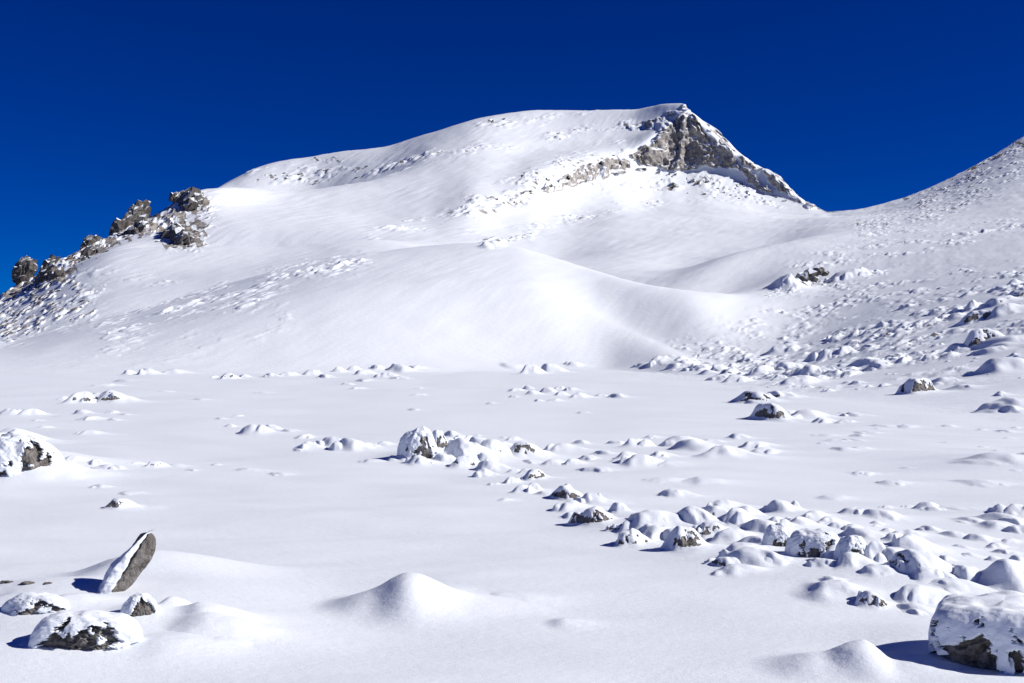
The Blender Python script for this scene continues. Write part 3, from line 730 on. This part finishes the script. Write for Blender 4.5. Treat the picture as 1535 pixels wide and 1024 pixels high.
zone('on the stony right slope', 'stones on the right slope', [
    (1267, 421, 64, 16), (1460, 484, 46, 18, .62), (1502, 475, 54, 20, .6, {'side': (.3, -1)}), (1495, 458, 44, 14, .5), (1523, 446, 40, 13, .5), (1457, 461, 28, 8, .6), (1356, 463, 24, 8), (1463, 522, 54, 32, .45, {'side': (-.2, -1), 'label': 'steep snow-capped stone with a shaded grey face, low on the right slope'}),
    (1502, 519, 76, 15), (1438, 528, 44, 11), (1482, 531, 44, 10), (1497, 559, 80, 24),
    (1372, 591, 54, 28, .66, {'side': (0, -1), 'label': 'lone dark-faced boulder with a snow tail to its right, below the stony slope'}), (1412, 577, 50, 13), (1440, 585, 46, 9), (1517, 619, 80, 26), (1500, 594, 24, 8),
    (1223, 540, 46, 17), (1245, 537, 54, 17), (1180, 552, 42, 11), (1167, 531, 46, 14), (1291, 549, 46, 11), (1315, 553, 42, 10), (1252, 566, 46, 11), (1217, 560, 60, 16), (1495, 695, 100, 14, 0, {'pil': 2.0})])
zone('on the open flat at right', 'low mounds on the right flat', [
    (1388, 764, 38, 12), (1500, 772, 36, 15), (1520, 773, 46, 18), (1498, 787, 64, 16), (1490, 793, 54, 10), (1528, 800, 46, 12), (1337, 727, 50, 6), (1473, 728, 70, 6), (1290, 712, 30, 5), (1420, 765, 60, 5), (1250, 750, 60, 5), (1452, 785, 40, 7)])

# small ones sown in the tracts where the photo is full of them
def sow(n, poly, wr, label, group, rock_share=0.08, hr=(0.18, 0.4)):
    xs = [p[0] for p in poly]; ys = [p[1] for p in poly]; k = 0
    while k < n:
        u = random.uniform(min(xs), max(xs)); y = random.uniform(min(ys), max(ys))
        if not inside(np.array([u]), np.array([y]), poly)[0]: continue
        w = wr[0] + (wr[1] - wr[0]) * random.random() ** 2
        o = mound('snow_mound', u, y, w, w * random.uniform(*hr))
        tag(o, label, 'snow mound', group); k += 1

sow(60, [(975, 550), (1080, 535), (1180, 515), (1330, 490), (1450, 445), (1535, 415), (1535, 570), (1400, 560), (1300, 590), (1200, 598), (1100, 575)], (7, 24),
    'small snow-covered stone among the rubble low on the right slope', 'small stones of the right slope')
sow(26, [(1130, 765), (1420, 760), (1535, 800), (1535, 860), (1340, 850), (1280, 815), (1140, 800)], (16, 44), 'small snow mound in the jumbled bank at lower right', 'small mounds in the lower right bank', hr=(.18, .32))
sow(16, [(600, 650), (760, 655), (940, 690), (920, 700), (780, 700), (640, 690)], (10, 26), 'small snow mound between the stones of the centre heap', 'small mounds in the centre heap', hr=(.2, .34))
sow(24, [(1220, 615), (1535, 640), (1535, 745), (1180, 700)], (14, 34), 'faint low snow ripple on the flat below the right slope', 'faint ripples on the right flat', hr=(.08, .16))

# ------------------------------------------------------------------ large near boulders
def dome(name, cx, cy, R, Ry, H, pr, pz, sd, rockf, inset, cap=0.0, n=200, m=110, warp=0.14, undercut=0.12, flat_noise=0.02, z0=None, lobes=(), rot=0.0, sink=0.0):
    """rounded boulder with a thick cap of snow; rockf(ang, zf, noise) -> amount of bare rock"""
    if z0 is None: z0 = float(ground(np.array([cx]), np.array([cy]))[0])
    z0 -= sink
    ph = np.linspace(0, 2 * math.pi, n, endpoint=False)[None, :]
    t = np.linspace(0, 1, m)[:, None] ** 0.9
    th = t * math.pi / 2
    r = np.sin(th) ** (2 / pr) * np.ones_like(ph); zf = np.cos(th) ** (2 / pz) * np.ones_like(ph)
    low = t > 0.999
    c, s = np.cos(ph), np.sin(ph)
    lob = 1 + warp * perlin(c * 1.1 + 5 + sd, s * 1.1 + zf * 0.6, sd) + warp * 0.5 * perlin(c * 2.3 + sd, s * 2.3 + zf, sd + 2)
    for (a, wd, k) in lobes:
        lob = lob + k * np.exp(-(((ph - a + math.pi) % (2 * math.pi) - math.pi) / wd) ** 2)
    c_, s_ = np.cos(ph - rot), np.sin(ph - rot); sq = 1.0 / (np.abs(c_) ** 4 + np.abs(s_) ** 4) ** 0.25 if rot else 1.0
    X = R * r * lob * c * sq; Y = Ry * r * lob * s * sq
    Z = H * zf * (1 + 0.10 * perlin(X / R * 1.3 + sd, Y / Ry * 1.3, sd + 4) + 0.05 * perlin(X / R * 3.5 + sd, Y / Ry * 3.5, sd + 5))
    Z = Z - 0.16 * H * sstep(0.96, 1.0, t)
    nz = fbm(ph * 2.4 * np.ones_like(zf) * 1.0 + sd, zf * 2.6 + 0 * ph, sd + 6, 5, 0.65)
    nz2 = perlin(X / R * 9, Z / H * 6 + Y / Ry * 5, sd + 9)
    rk = np.clip(rockf(ph + 0 * zf, zf, nz + 0.12 * nz2), 0, 1)
    k = sstep(0.35, 0.55, rk)
    rough = 1 + 0.9 * perlin(X / R * 7 + sd, Z / H * 7, sd + 7) + 0.6 * perlin(X / R * 16, Z / H * 14 + Y / Ry * 9, sd + 8)
    rr_ = 1.05 + 0.7 * np.clip(rough - 0.7, 0, 2); XR = X - c * inset * rr_; YR = Y - s * inset * rr_; ZR = Z - inset * 1.3 * zf
    und0 = 1 - undercut * sstep(0.35, 0.0, zf); XR = XR * und0; YR = YR * und0
    X = X - c * inset * k * 1.15; Y = Y - s * inset * k * 1.15
    sn = 1 - k
    lump = flat_noise * H * (perlin(X / R * 5, Y / Ry * 5 + Z / H * 4, sd + 10) + 0.5 * perlin(X / R * 11, Y / Ry * 11 + Z / H * 9, sd + 11)) * sn
    X += c * lump; Y += s * lump; Z += lump * 0.5 * (zf > 0.2)
    und = undercut * sstep(0.35, 0.0, zf) * k
    X *= 1 - und; Y *= 1 - und
    V = np.stack([X, Y, Z], -1)
    idx = np.arange(n * m).reshape(m, n)
    nxt = np.roll(idx, -1, 1)
    Q = np.stack([idx[:-1], idx[1:], nxt[1:], nxt[:-1]], -1).reshape(-1, 4)
    V = V.reshape(-1, 3)
    qr = rk.ravel()[Q].mean(1) > 0.44
    root = empty(name, (cx, cy, z0))
    v, q, _ = submesh(V, Q, ~qr); new_mesh('snow_cover', v, q, M_FIELD, parent=root)
    new_mesh('rock', np.stack([XR, YR, ZR], -1).reshape(-1, 3), Q, M_STONE, parent=root)
    return root

def at(u, y):
    x, d, z = hit(u, y)
    return x, d, d / F

def adiff(a, b):
    return (a - b + math.pi) % (2 * math.pi) - math.pi

def front(center, width, top, gain=1.0, nk=0.5):
    """bare rock on one side of a boulder, below the given share of its height"""
    def f(ph, zf, n):
        return 0.5 + gain * (sstep(width * 1.25, width * 0.6, np.abs(adiff(ph, center))) * 1.0 - 0.75 + (top - zf) * 1.3) + nk * n
    return f

PI = math.pi
# the big one cut by the right border
x, d, s = at(1490, 1010)
R = 108 * s
o = dome('snowy_boulder', x + 46 * s, d + R * 0.75, R, R * 0.85, 96 * s, 5.0, 5.0, 21, front(-PI * 0.74, 0.85, 0.22, 1.0, 0.85), 0.075, warp=0.05, undercut=0.06, rot=-0.42, n=320, m=150, flat_noise=0.012)
tag(o, 'biggest boulder, thick blue-shaded snow over black rock in the lower right corner', 'boulder')
# drift left of it
o = mound('snow_mound', 1290, 1010, 190, 44, seed=8, warp=0.10, pw=2.4, skew=0.0, px=[(0, 52, 34, 55, 34, 2.0), (-75, 55, 60, 48, 17, 2.0), (75, 60, 70, 50, 16, 2.0)]); tag(o, 'blue-shaded snow drift tapering left of the big corner boulder', 'snow mound')
# low rock, front left
x, d, s = at(112, 980)
R = 84 * s
o = dome('snowy_boulder', x, d + R * 0.58, R, R * 0.6, 55 * s, 3.0, 2.6, 33, front(-PI * 0.46, 0.95, 0.34, 1.15, 0.6), 0.05, sink=8 * s, warp=0.12, undercut=0.12, n=300, m=130, flat_noise=0.02)
tag(o, 'wide low rock with a dark cleft under a thick snow cap, front left', 'boulder')
# mounds behind it
x, d, s = at(45, 926)
R = 54 * s
o = dome('snowy_boulder', x, d + R * 0.6, R, R * 0.6, 32 * s, 2.3, 2.0, 47, front(-PI * 0.42, 0.9, 0.16, 1.0, 0.85), 0.025, sink=9 * s, warp=0.14, undercut=0.1, n=240, m=90, flat_noise=0.025)
tag(o, 'snow-buried rocks showing brown chips, behind the wide low rock at left', 'boulder')
x, d, s = at(205, 925)
R = 30 * s
o = dome('snowy_boulder', x, d + R * 0.6, R, R * 0.7, 36 * s, 2.3, 2.0, 53, front(-PI * 0.33, 0.75, 0.62, 1.15, 0.3), 0.02, sink=11 * s, warp=0.12, n=180, m=80)
tag(o, 'small snow-capped stone with a bare brown face below the leaning slab', 'boulder')
for (u, y, w, h, lb) in [(262, 908, 46, 15, 'small rounded snow lump with a shaded left side near the leaning slab'), (320, 938, 120, 20, 'long low snow hump right of the wide low rock, upper one'),
                         (320, 962, 150, 22, 'long low snow hump right of the wide low rock, lower one')]:
    o = mound('snow_mound', u, y, w, h, lump=0, tail=1.8, warp=0.08, skew=0.1, pil=2.3); tag(o, lb, 'snow mound', 'snow humps by the leaning slab')
# big pyramid drift, and its small neighbours
o = mound('snow_mound', 616, 926, 230, 74, seed=5, warp=0.10, pw=2.2, skew=0.0, px=[(0, 52, 66, 75, 48, 1.85), (-55, 60, 60, 60, 24, 2.0), (60, 60, 110, 60, 18, 2.0), (150, 60, 90, 50, 6, 2)])
tag(o, 'large pointed snow drift alone in the middle of the foreground', 'snow mound')
o = mound('snow_mound', 760, 912, 110, 9, lump=0, warp=0.08, skew=0.1); tag(o, 'faint low snow swell on the right tail of the large pointed drift', 'snow mound')
o = mound('snow_mound', 848, 942, 60, 8, lump=0, tail=2.2, warp=0.08, skew=0.1); tag(o, 'small low snow lip right of the large pointed drift', 'snow mound')
# small stone on the left flat
o = mound('snowy_boulder', 178, 763, 46, 17, rock=0.75, side=(.1, -1), pil=2.6, lump=1); tag(o, 'small snow-capped stone with a bare brown front, alone above the leaning slab', 'boulder')
# left edge boulder
x, d, s = at(22, 724)
R = 66 * s
o = dome('snowy_boulder', x - 14 * s, d + R * 0.8, R, R * 0.85, 70 * s, 2.0, 1.75, 64, front(-PI * 0.24, 0.5, 0.50, 1.0, 1.1), 0.06, warp=0.20, undercut=0.04, n=240, m=120, flat_noise=0.02)
tag(o, 'large boulder at the left edge with brown rock showing through its snow', 'boulder')
o = mound('snow_mound', 62, 722, 130, 34, pil=1.9, tail=1.9, lump=1); tag(o, 'snow bank sloping right from the large left-edge boulder', 'snow mound')
o = mound('snowy_boulder', 18, 664, 66, 26, rock=0.5, side=(.4, -1)); tag(o, 'rough snow-dusted rocks just behind the large left-edge boulder', 'boulder')
# central boulder
x, d, s = at(628, 690)
R = 28 * s
o = dome('snowy_boulder', x, d + R * 0.6, R, R * 0.75, 44 * s, 2.1, 1.9, 71, front(-PI * 0.38, 0.5, 0.25, 0.8, 1.0), 0.02, warp=0.16, n=170, m=90, lobes=((PI * 1.02, 0.5, 0.25),))
tag(o, 'tallest snow-plastered boulder in the centre with a dark shadow on its left', 'boulder')
# shaded boulders of the lower right bank
x, d, s = at(1226, 838)
R = 44 * s
o = dome('snowy_boulder', x, d + R * 0.6, R, R * 0.7, 38 * s, 3.0, 2.8, 83, front(-PI * 0.5, 0.85, 0.12, 1.0, 0.9), 0.03, warp=0.12, n=240, m=100)
tag(o, 'wide shaded boulder with black rock along its foot, middle of the bank', 'boulder', 'stones of the broad bank at lower right')
x, d, s = at(1170, 822)
R = 26 * s
o = dome('snowy_boulder', x, d + R * 0.7, R, R * 0.8, 34 * s, 2.4, 2.0, 85, front(-PI * 0.48, 0.6, 0.02, 1.0, 0.7), 0.02, warp=0.10, n=160, m=80)
tag(o, 'rounded blue-shaded snow hump left of the wide shaded boulder', 'boulder', 'stones of the broad bank at lower right')
x, d, s = at(1281, 845)
R = 27 * s
o = dome('snowy_boulder', x, d + R * 0.7, R, R * 0.8, 38 * s, 2.4, 2.1, 87, front(-PI * 0.4, 0.6, 0.2, 1.0, 0.8), 0.02, warp=0.12, n=170, m=80)
tag(o, 'upright boulder with a slanting black rock edge right of the wide shaded one', 'boulder', 'stones of the broad bank at lower right')
# boulder on the right slope
x, d, s = at(1207, 434)

# ------------------------------------------------------------------ rocks without a round cap
ICO = None
def ico(sub):
    import bmesh
    bm = bmesh.new(); bmesh.ops.create_icosphere(bm, subdivisions=sub, radius=1.0)
    v = np.array([p.co[:] for p in bm.verts]); t = np.array([[q.index for q in f.verts] for f in bm.faces]); bm.free()
    return v, t
ICO3, ICO4, ICO5 = ico(3), ico(4), ico(5)

def hull_rock(rg, k=15):
    import bmesh
    p = rg.normal(size=(k, 3)); p /= np.linalg.norm(p, axis=1, keepdims=True); p *= rg.uniform(0.75, 1.1, (k, 1))
    bm = bmesh.new()
    for q in p: bm.verts.new(q)
    bmesh.ops.convex_hull(bm, input=bm.verts)
    bmesh.ops.delete(bm, geom=[v for v in bm.verts if not v.link_faces], context='VERTS')
    bm.verts.index_update(); bmesh.ops.triangulate(bm, faces=bm.faces)
    v = np.array([q.co[:] for q in bm.verts]); t = np.array([[q.index for q in f.verts] for f in bm.faces]); bm.free()
    return v, t

def facet_rock(sd, base, planes=14, rough=0.06, lo=0.38, hi=0.80):
    rg = np.random.default_rng(sd)
    v = base[0].copy()
    for i in range(planes):
        n = rg.normal(size=3); n /= np.linalg.norm(n)
        o = rg.uniform(lo, hi)
        k = v @ n - o
        v = v - np.where(k > 0, k, 0)[:, None] * n * 0.93
    nn = v / np.linalg.norm(v, axis=1, keepdims=True)
    k = rough * (perlin3(v[:, 0] * 2.2 + sd, v[:, 1] * 2.2, v[:, 2] * 2.2, sd) + 0.6 * perlin3(v[:, 0] * 5, v[:, 1] * 5 + sd, v[:, 2] * 5, sd + 1) + 0.35 * perlin3(v[:, 0] * 11, v[:, 1] * 11, v[:, 2] * 11 + sd, sd + 2))
    return v + nn * k[:, None]

def rock_pile(name, pieces, mat, sd, base=None, grow=1.15, label='', cat='crag', group=None, rough=0.20):
    """pieces: (column, row of the middle, depth m, half width px, half height px, lean) joined as one jagged outcrop"""
    base = base or ICO5
    Vs, Ts, off = [], [], 0
    d0 = pieces[0][2]; org = np.array([(pieces[0][0] - CX) / F * d0, d0, zr(pieces[0][1] + pieces[0][4], d0)])
    for i, (u, y, d, hw, hh, lean) in enumerate(pieces):
        v, tr = hull_rock(np.random.default_rng(sd * 991 + i), 17)
        s = d / F
        v = v * np.array([hw * s, 0.8 * max(hw, hh) * s, hh * s]) * grow
        v[:, 0] += lean * v[:, 2]
        v += np.array([(u - CX) * s, d, zr(y, d)]) - org
        Vs.append(v); Ts.append(tr + off); off += len(v)
    o = new_mesh(name, np.concatenate(Vs), np.zeros((0, 4), int), mat, tris=np.concatenate(Ts), smooth=False)
    o.location = org
    return tag(o, label, cat, group)

G_ = 'rock crags on the left skyline ridge'
def crag(sd, poly, n, big, label):
    """angular blocks heaped inside the crag's outline, lower ones standing nearer"""
    rg = np.random.default_rng(sd)
    P_ = poly + [poly[0]]; hh = 4.0
    xs = [p[0] for p in poly]; ys = [p[1] for p in poly]
    pcs = []; tries = 0
    while len(pcs) < n and tries < 9000:
        tries += 1
        u = rg.uniform(min(xs), max(xs)); y = rg.uniform(min(ys), max(ys))
        if not inside(np.array([u]), np.array([y]), poly)[0]: continue
        r = float(seg_dist(np.array([u]), np.array([y]), P_)[0])
        if pcs and min(math.hypot(u - p[0], (y - p[1]) * 0.8) / (p[3] + 3) for p in pcs) > 0.62: continue
        want = big if len(pcs) < n * 0.3 else 2.0
        if r < want * rg.uniform(0.6, 1.0): continue
        hw = max(2.8, min(r * rg.uniform(0.8, 1.1), 11)); hh = hw * rg.uniform(1.0, 1.9)
        d = hit(u, y + 0.3 * hh)[1] if y > float(y5(u)) + 2 else float(d5(u)) - 1; d = min(d, float(d5(u))) - 0.2 * hw * d / F
        pcs.append((u, y, d, hw, max(2.5, min(hh, r * 1.5)), rg.uniform(0.0, 0.7)))
    pcs.sort(key=lambda p: -p[3])
    rock_pile('rock_crag', pcs, M_CRAG, sd, base=ICO4, grow=0.98, label=label, group=G_, rough=0.09)
crag(3, [(5, 443), (14, 425), (20, 398), (28, 388), (40, 386), (58, 394), (60, 402), (50, 415), (40, 427), (24, 436)], 60, 5, 'dark square-topped crag, lowest on the left ridge')
crag(4, [(44, 428), (56, 408), (64, 392), (78, 382), (82, 374), (92, 370), (101, 378), (100, 388), (106, 399), (104, 412), (88, 420), (66, 424)], 70, 4.5, 'leaning crag with a small knob on top, second on the left ridge')
crag(5, [(110, 392), (118, 376), (122, 360), (130, 353), (142, 355), (154, 362), (150, 372), (152, 382), (140, 384), (130, 390), (124, 398)], 60, 3, 'broken blocky crag midway up the left ridge')
crag(6, [(148, 362), (160, 346), (172, 328), (186, 322), (196, 308), (206, 302), (222, 305), (226, 318), (222, 334), (236, 340), (230, 350), (206, 352), (190, 356), (170, 358), (158, 366)], 110, 5, 'long jagged crag climbing the upper left ridge below the top one')
crag(8, [(238, 312), (246, 296), (252, 288), (268, 287), (280, 284), (292, 280), (306, 280), (310, 286), (300, 292), (314, 305), (300, 310), (290, 324), (276, 318), (270, 306), (256, 302), (248, 312)], 100, 3.5, 'topmost crag of the left ridge beside the smooth snow bowl')
crag(9, [(228, 352), (246, 344), (262, 330), (276, 322), (286, 326), (276, 340), (280, 350), (300, 362), (296, 370), (262, 370), (256, 360), (240, 358)], 70, 2.6, 'small broken rocks on the snow under the topmost left crag')

def strew(n, poly, wr, sd, label, group):
    """small angular rocks lying bare on the snow, each its own object"""
    rg = np.random.default_rng(sd); k = 0
    xs = [p[0] for p in poly]; ys = [p[1] for p in poly]
    while k < n:
        u = rg.uniform(min(xs), max(xs)); y = rg.uniform(min(ys), max(ys))
        if not inside(np.array([u]), np.array([y]), poly)[0]: continue
        x, d, z = hit(u, y); sc_ = d / F
        v, tr = hull_rock(rg, 13)
        hw = wr[0] + (wr[1] - wr[0]) * rg.random() ** 2
        v = v * np.array([hw * sc_, hw * sc_ * 0.8, hw * sc_ * rg.uniform(0.45, 0.75)])
        v[:, 0] += rg.uniform(0, 0.8) * v[:, 2]
        o = new_mesh('small_rock', v, np.zeros((0, 4), int), M_CRAG, tris=tr, smooth=False)
        o.location = (x, d, z + 0.15 * hw * sc_)
        tag(o, label, 'rock', group); k += 1
strew(26, [(10, 440), (60, 412), (110, 398), (160, 372), (215, 345), (262, 330), (300, 318), (312, 345), (300, 374), (240, 372), (225, 356), (170, 376), (120, 404), (100, 424), (40, 440)], (2, 6), 301, 'small dark rock on the snow just below the left ridge crags', 'small rocks below the left crags')
strew(40, [(0, 452), (60, 436), (120, 425), (150, 470), (130, 482), (60, 492), (0, 515)], (1.6, 5), 302, 'small dark stone of the scree on the lower left slope', 'scree stones of the lower left slope')
strew(24, [(960, 262), (1010, 262), (1060, 262), (1110, 275), (1190, 306), (1120, 300), (1050, 292), (990, 285)], (1.6, 5), 303, 'small dark rock on the snow below the summit cliff', 'small rocks below the summit cliff')
strew(26, [(740, 300), (800, 268), (870, 245), (935, 222), (945, 236), (880, 262), (810, 290), (760, 308)], (1.5, 4), 304, 'small dark rock on the stony rib left of the summit cliff', 'small rocks of the stony rib')
strew(18, [(370, 268), (420, 256), (520, 246), (600, 240), (560, 262), (480, 278), (400, 276)], (1.6, 4.5), 305, 'small dark rock on the upper snow slope behind the bowl', 'small rocks of the upper slope')
strew(14, [(1340, 302), (1440, 262), (1530, 214), (1535, 235), (1450, 275), (1370, 305)], (1.5, 4), 306, 'small dark rock near the skyline of the right slope', 'small rocks of the right skyline')

x, d, z = hit(1207, 433)
def PS(u, y, hw, hh, lean, dd=0): return (u, y, d + 2 + dd, hw, hh, lean)
rock_pile('dark_boulder', [PS(1204, 420, 13, 13, .4), PS(1215, 411, 12, 9, .3, 1), PS(1194, 425, 11, 8, .5, -.5), PS(1226, 407, 10, 6, .2, 1), PS(1236, 410, 7, 4, .2, 1), PS(1209, 426, 11, 7, .1, -1), PS(1199, 415, 9, 8, .5, .5), PS(1220, 418, 7, 6, .1, -.5), PS(1183, 430, 7, 4, .4)], mixed_mat('slope_boulder', 1.2, 0.8, 8.0, ledge=(0.52, 0.9), tone=0.55, use_attr=False), 17,
          label='large dark boulder with a snowy left flank on the right slope', cat='boulder')
o = mound('snow_mound', 1180, 434, 70, 26, lump=0, tail=1.0, pil=1.8, warp=0.15); tag(o, 'snow bank piled on the left side of the dark slope boulder', 'snow mound')
for (u, y, w_, h_, lb) in [(12, 912, 130, 20, 'thick snow hump at the left border behind the wide low rock'), (118, 908, 120, 13, 'shallow snow hump between the leaning slab and the wide low rock'), (268, 985, 170, 15, 'broad shallow snow swell right of the wide low rock, nearest the bottom edge')]:
    o = mound('snow_mound', u, y, w_, h_, lump=1, tail=1.5, warp=0.10, skew=0.1, pil=2.2); tag(o, lb, 'snow mound', 'snow humps by the leaning slab')
# ------------------------------------------------------------------ leaning slab
def slab():
    x, d, s = at(178, 888)
    z0 = float(ground(np.array([x]), np.array([d]))[0])
    root = empty('leaning_slab', (x, d, z0))
    # outline of the bare face in picture px about its foot (178, 888)
    out = [(-12, -6), (-4, 2), (8, 1), (18, -8), (28, -24), (40, -40), (46, -54), (48, -68), (47, -77), (42, -85), (38, -84), (31, -72), (20, -50), (10, -31), (-2, -14)]
    n = 96
    P_ = np.array(out, float); P_ = np.concatenate([P_, P_[:1]])
    seg = np.hypot(*np.diff(P_, axis=0).T); cum = np.concatenate([[0], np.cumsum(seg)])
    tt = np.linspace(0, cum[-1], n, endpoint=False)
    ou = np.interp(tt, cum, P_[:, 0]); ov = np.interp(tt, cum, P_[:, 1])
    for _ in range(2):
        ou = (np.roll(ou, 1) + 2 * ou + np.roll(ou, -1)) / 4; ov = (np.roll(ov, 1) + 2 * ov + np.roll(ov, -1)) / 4
    ou += 0.8 * perlin(tt / 7, tt * 0, 201) + 0.4 * perlin(tt / 2.5, tt * 0, 202); ov += 0.8 * perlin(tt / 7, tt * 0, 203)
    cu, cv = ou.mean(), ov.mean()
    # rings: face centre -> face rim -> swept back-left along the slab's thickness -> back
    rings = []
    depth = np.array([-0.62, 0.78]); depth /= np.linalg.norm(depth)   # thickness runs left and away
    fx = np.array([0.80, 0.60])                                         # the face looks right and towards the camera
    def ring(k, push, shrink):
        a = cu + (ou - cu) * k * shrink; b = cv + (ov - cv) * k * shrink
        rough = 0.9 * perlin(a / 6, b / 9, 205) + 0.5 * perlin(a / 2.5, b / 3, 206)
        X = a * s; Z = -b * s; Y = a * s * 0.75
        off = push * s + (rough * s * 1.2 if push < 1 else 0)
        return np.stack([X + depth[0] * off, Y + depth[1] * off, Z], -1)
    for k in np.linspace(0.02, 0.97, 26): rings.append(ring(k, 0.0 + 2.0 * k ** 6, 1.0))
    for p_, sh in ((4, 1.0), (9, 1.0), (16, .99), (24, .97), (31, .93), (36, .80), (38, .5), (38.5, .05)): rings.append(ring(1.0, p_, sh))
    V = np.concatenate(rings); m = len(rings)
    idx = np.arange(m * n).reshape(m, n); nx = np.roll(idx, -1, 1)
    Q = np.stack([idx[:-1], nx[:-1], nx[1:], idx[1:]], -1).reshape(-1, 4)
    new_mesh('rock', V, Q, M_STONE, parent=root)
    # snow lying along the upper-left side, from the tip to the foot
    c = np.array([(-40, 3), (-33, -10), (-29, -24), (-22, -38), (-3, -53), (16, -71), (33, -86), (40, -87)], float)
    c2 = np.array([(-8, 3), (-4, -8), (2, -18), (6, -30), (14, -44), (23, -63), (33, -79), (40, -86)], float)
    nr, nc = 90, 44
    t = np.linspace(0, 1, nr)
    li = np.linspace(0, 1, len(c))
    A = np.stack([np.interp(t, li, c[:, 0]), np.interp(t, li, c[:, 1])], -1); B = np.stack([np.interp(t, li, c2[:, 0]), np.interp(t, li, c2[:, 1])], -1)
    for _ in range(14):
        A[1:-1] = (A[:-2] + 2 * A[1:-1] + A[2:]) / 4; B[1:-1] = (B[:-2] + 2 * B[1:-1] + B[2:]) / 4
    B[:, 0] += 2.2 * perlin(t * 9, t * 0, 211) + 1.2 * perlin(t * 23, t * 0, 212)
    w = np.linspace(0, 1, nc)
    V = []
    for i in range(nr):
        for j in range(nc):
            q = w[j]
            p = A[i] * (1 - q) + B[i] * q
            bul = math.sin(math.pi * q) ** 0.6 * 5.0 * math.sin(math.pi * min(1, 0.12 + 0.88 * (1 - t[i]))) 
            # front edge hugs the face, rear edge drops behind the slab
            push = 40 * max(0.0, (0.50 - q) / 0.50) ** 1.3 - bul * 0.8 - 2.0 - 16 * max(0.0, 0.30 - t[i]) / 0.30 * (0.4 + 0.6 * q)
            X = p[0] * s; Z = -p[1] * s + bul * 0.35 * s
            a = B[i, 0]
            Yb = (a * 0.75) * s + depth[1] * push * s * 1.0
            V.append((X, Yb, Z))
    V = np.array(V)
    lump = 0.9 * s * perlin(V[:, 0] / s / 7, V[:, 2] / s / 7, 215)
    V[:, 1] -= lump; V[:, 2] += 0.5 * lump
    new_mesh('snow_cover', V, grid_quads(nr, nc), M_FIELD, parent=root)
    tag(root, 'leaning grey stone slab plastered with snow on its left side', 'stone slab')
slab()
# chips of rock at the left border behind the slab
for (u, y, hw, hh, lb) in [(13, 873, 12, 2.6, 'left of three flat brown rock chips in the snow left of the slab'), (40, 876, 15, 2.4, 'middle of three flat brown rock chips in the snow left of the slab'), (71, 877, 9, 2.0, 'right of three flat brown rock chips in the snow left of the slab')]:
    x, d, z = hit(u, y)
    s = d / F
    v = facet_rock(int(u) + 5, ICO4, 12, 0.16) * np.array([hw * s, hw * s * 0.7, hh * 2 * s])
    o = new_mesh('rock_chip', v, np.zeros((0, 4), int), M_STONE, tris=ICO4[1]); o.location = (x, d, z)
    tag(o, lb, 'rock', 'flat rock chips by the slab')

# ------------------------------------------------------------------ light, sky, camera
w = bpy.data.worlds.new('World'); sc.world = w; w.use_nodes = True
nt = w.node_tree; nt.nodes.clear()
sky = nt.nodes.new('ShaderNodeTexSky'); sky.sky_type = 'NISHITA'; sky.sun_disc = False
sky.sun_elevation = math.radians(SUN_EL); sky.sun_rotation = math.radians(90 - SUN_AZ)
sky.altitude = 3000; sky.air_density = 0.7; sky.dust_density = 0.25; sky.ozone_density = 6.0
hs = nt.nodes.new('ShaderNodeHueSaturation'); hs.inputs['Hue'].default_value = 0.528; hs.inputs['Saturation'].default_value = 1.68; hs.inputs['Value'].default_value = 0.96
bg = nt.nodes.new('ShaderNodeBackground'); bg.inputs['Strength'].default_value = 0.06
out = nt.nodes.new('ShaderNodeOutputWorld')
nt.links.new(sky.outputs[0], hs.inputs['Color']); nt.links.new(hs.outputs[0], bg.inputs['Color']); nt.links.new(bg.outputs[0], out.inputs['Surface'])

sl = bpy.data.lights.new('sun', 'SUN'); sl.energy = 4.75; sl.angle = math.radians(0.5); sl.color = (1.0, 0.965, 0.91)
so = bpy.data.objects.new('sun', sl); COL.objects.link(so)
from mathutils import Vector
e, a = math.radians(SUN_EL), math.radians(SUN_AZ)
to_sun = Vector((math.cos(e) * math.cos(a), math.cos(e) * math.sin(a), math.sin(e)))
so.rotation_euler = to_sun.to_track_quat('Z', 'Y').to_euler()
so.location = (40, 0, 60)

cd = bpy.data.cameras.new('camera'); cam = bpy.data.objects.new('camera', cd); COL.objects.link(cam)
cd.sensor_width = 36; cd.lens = 36 * F / 1535.0; cd.clip_end = 5000; cd.clip_start = 0.1
cam.location = (0, 0, HC); cam.rotation_euler = (math.radians(90) + math.atan((HY - 512) / F), 0, 0)
sc.camera = cam

sc.render.engine = 'CYCLES'
sc.cycles.max_bounces = 8; sc.cycles.diffuse_bounces = 7
sc.view_settings.view_transform = 'Standard'; sc.view_settings.look = 'None'
sc.view_settings.exposure = 0.17; sc.view_settings.gamma = 1.0
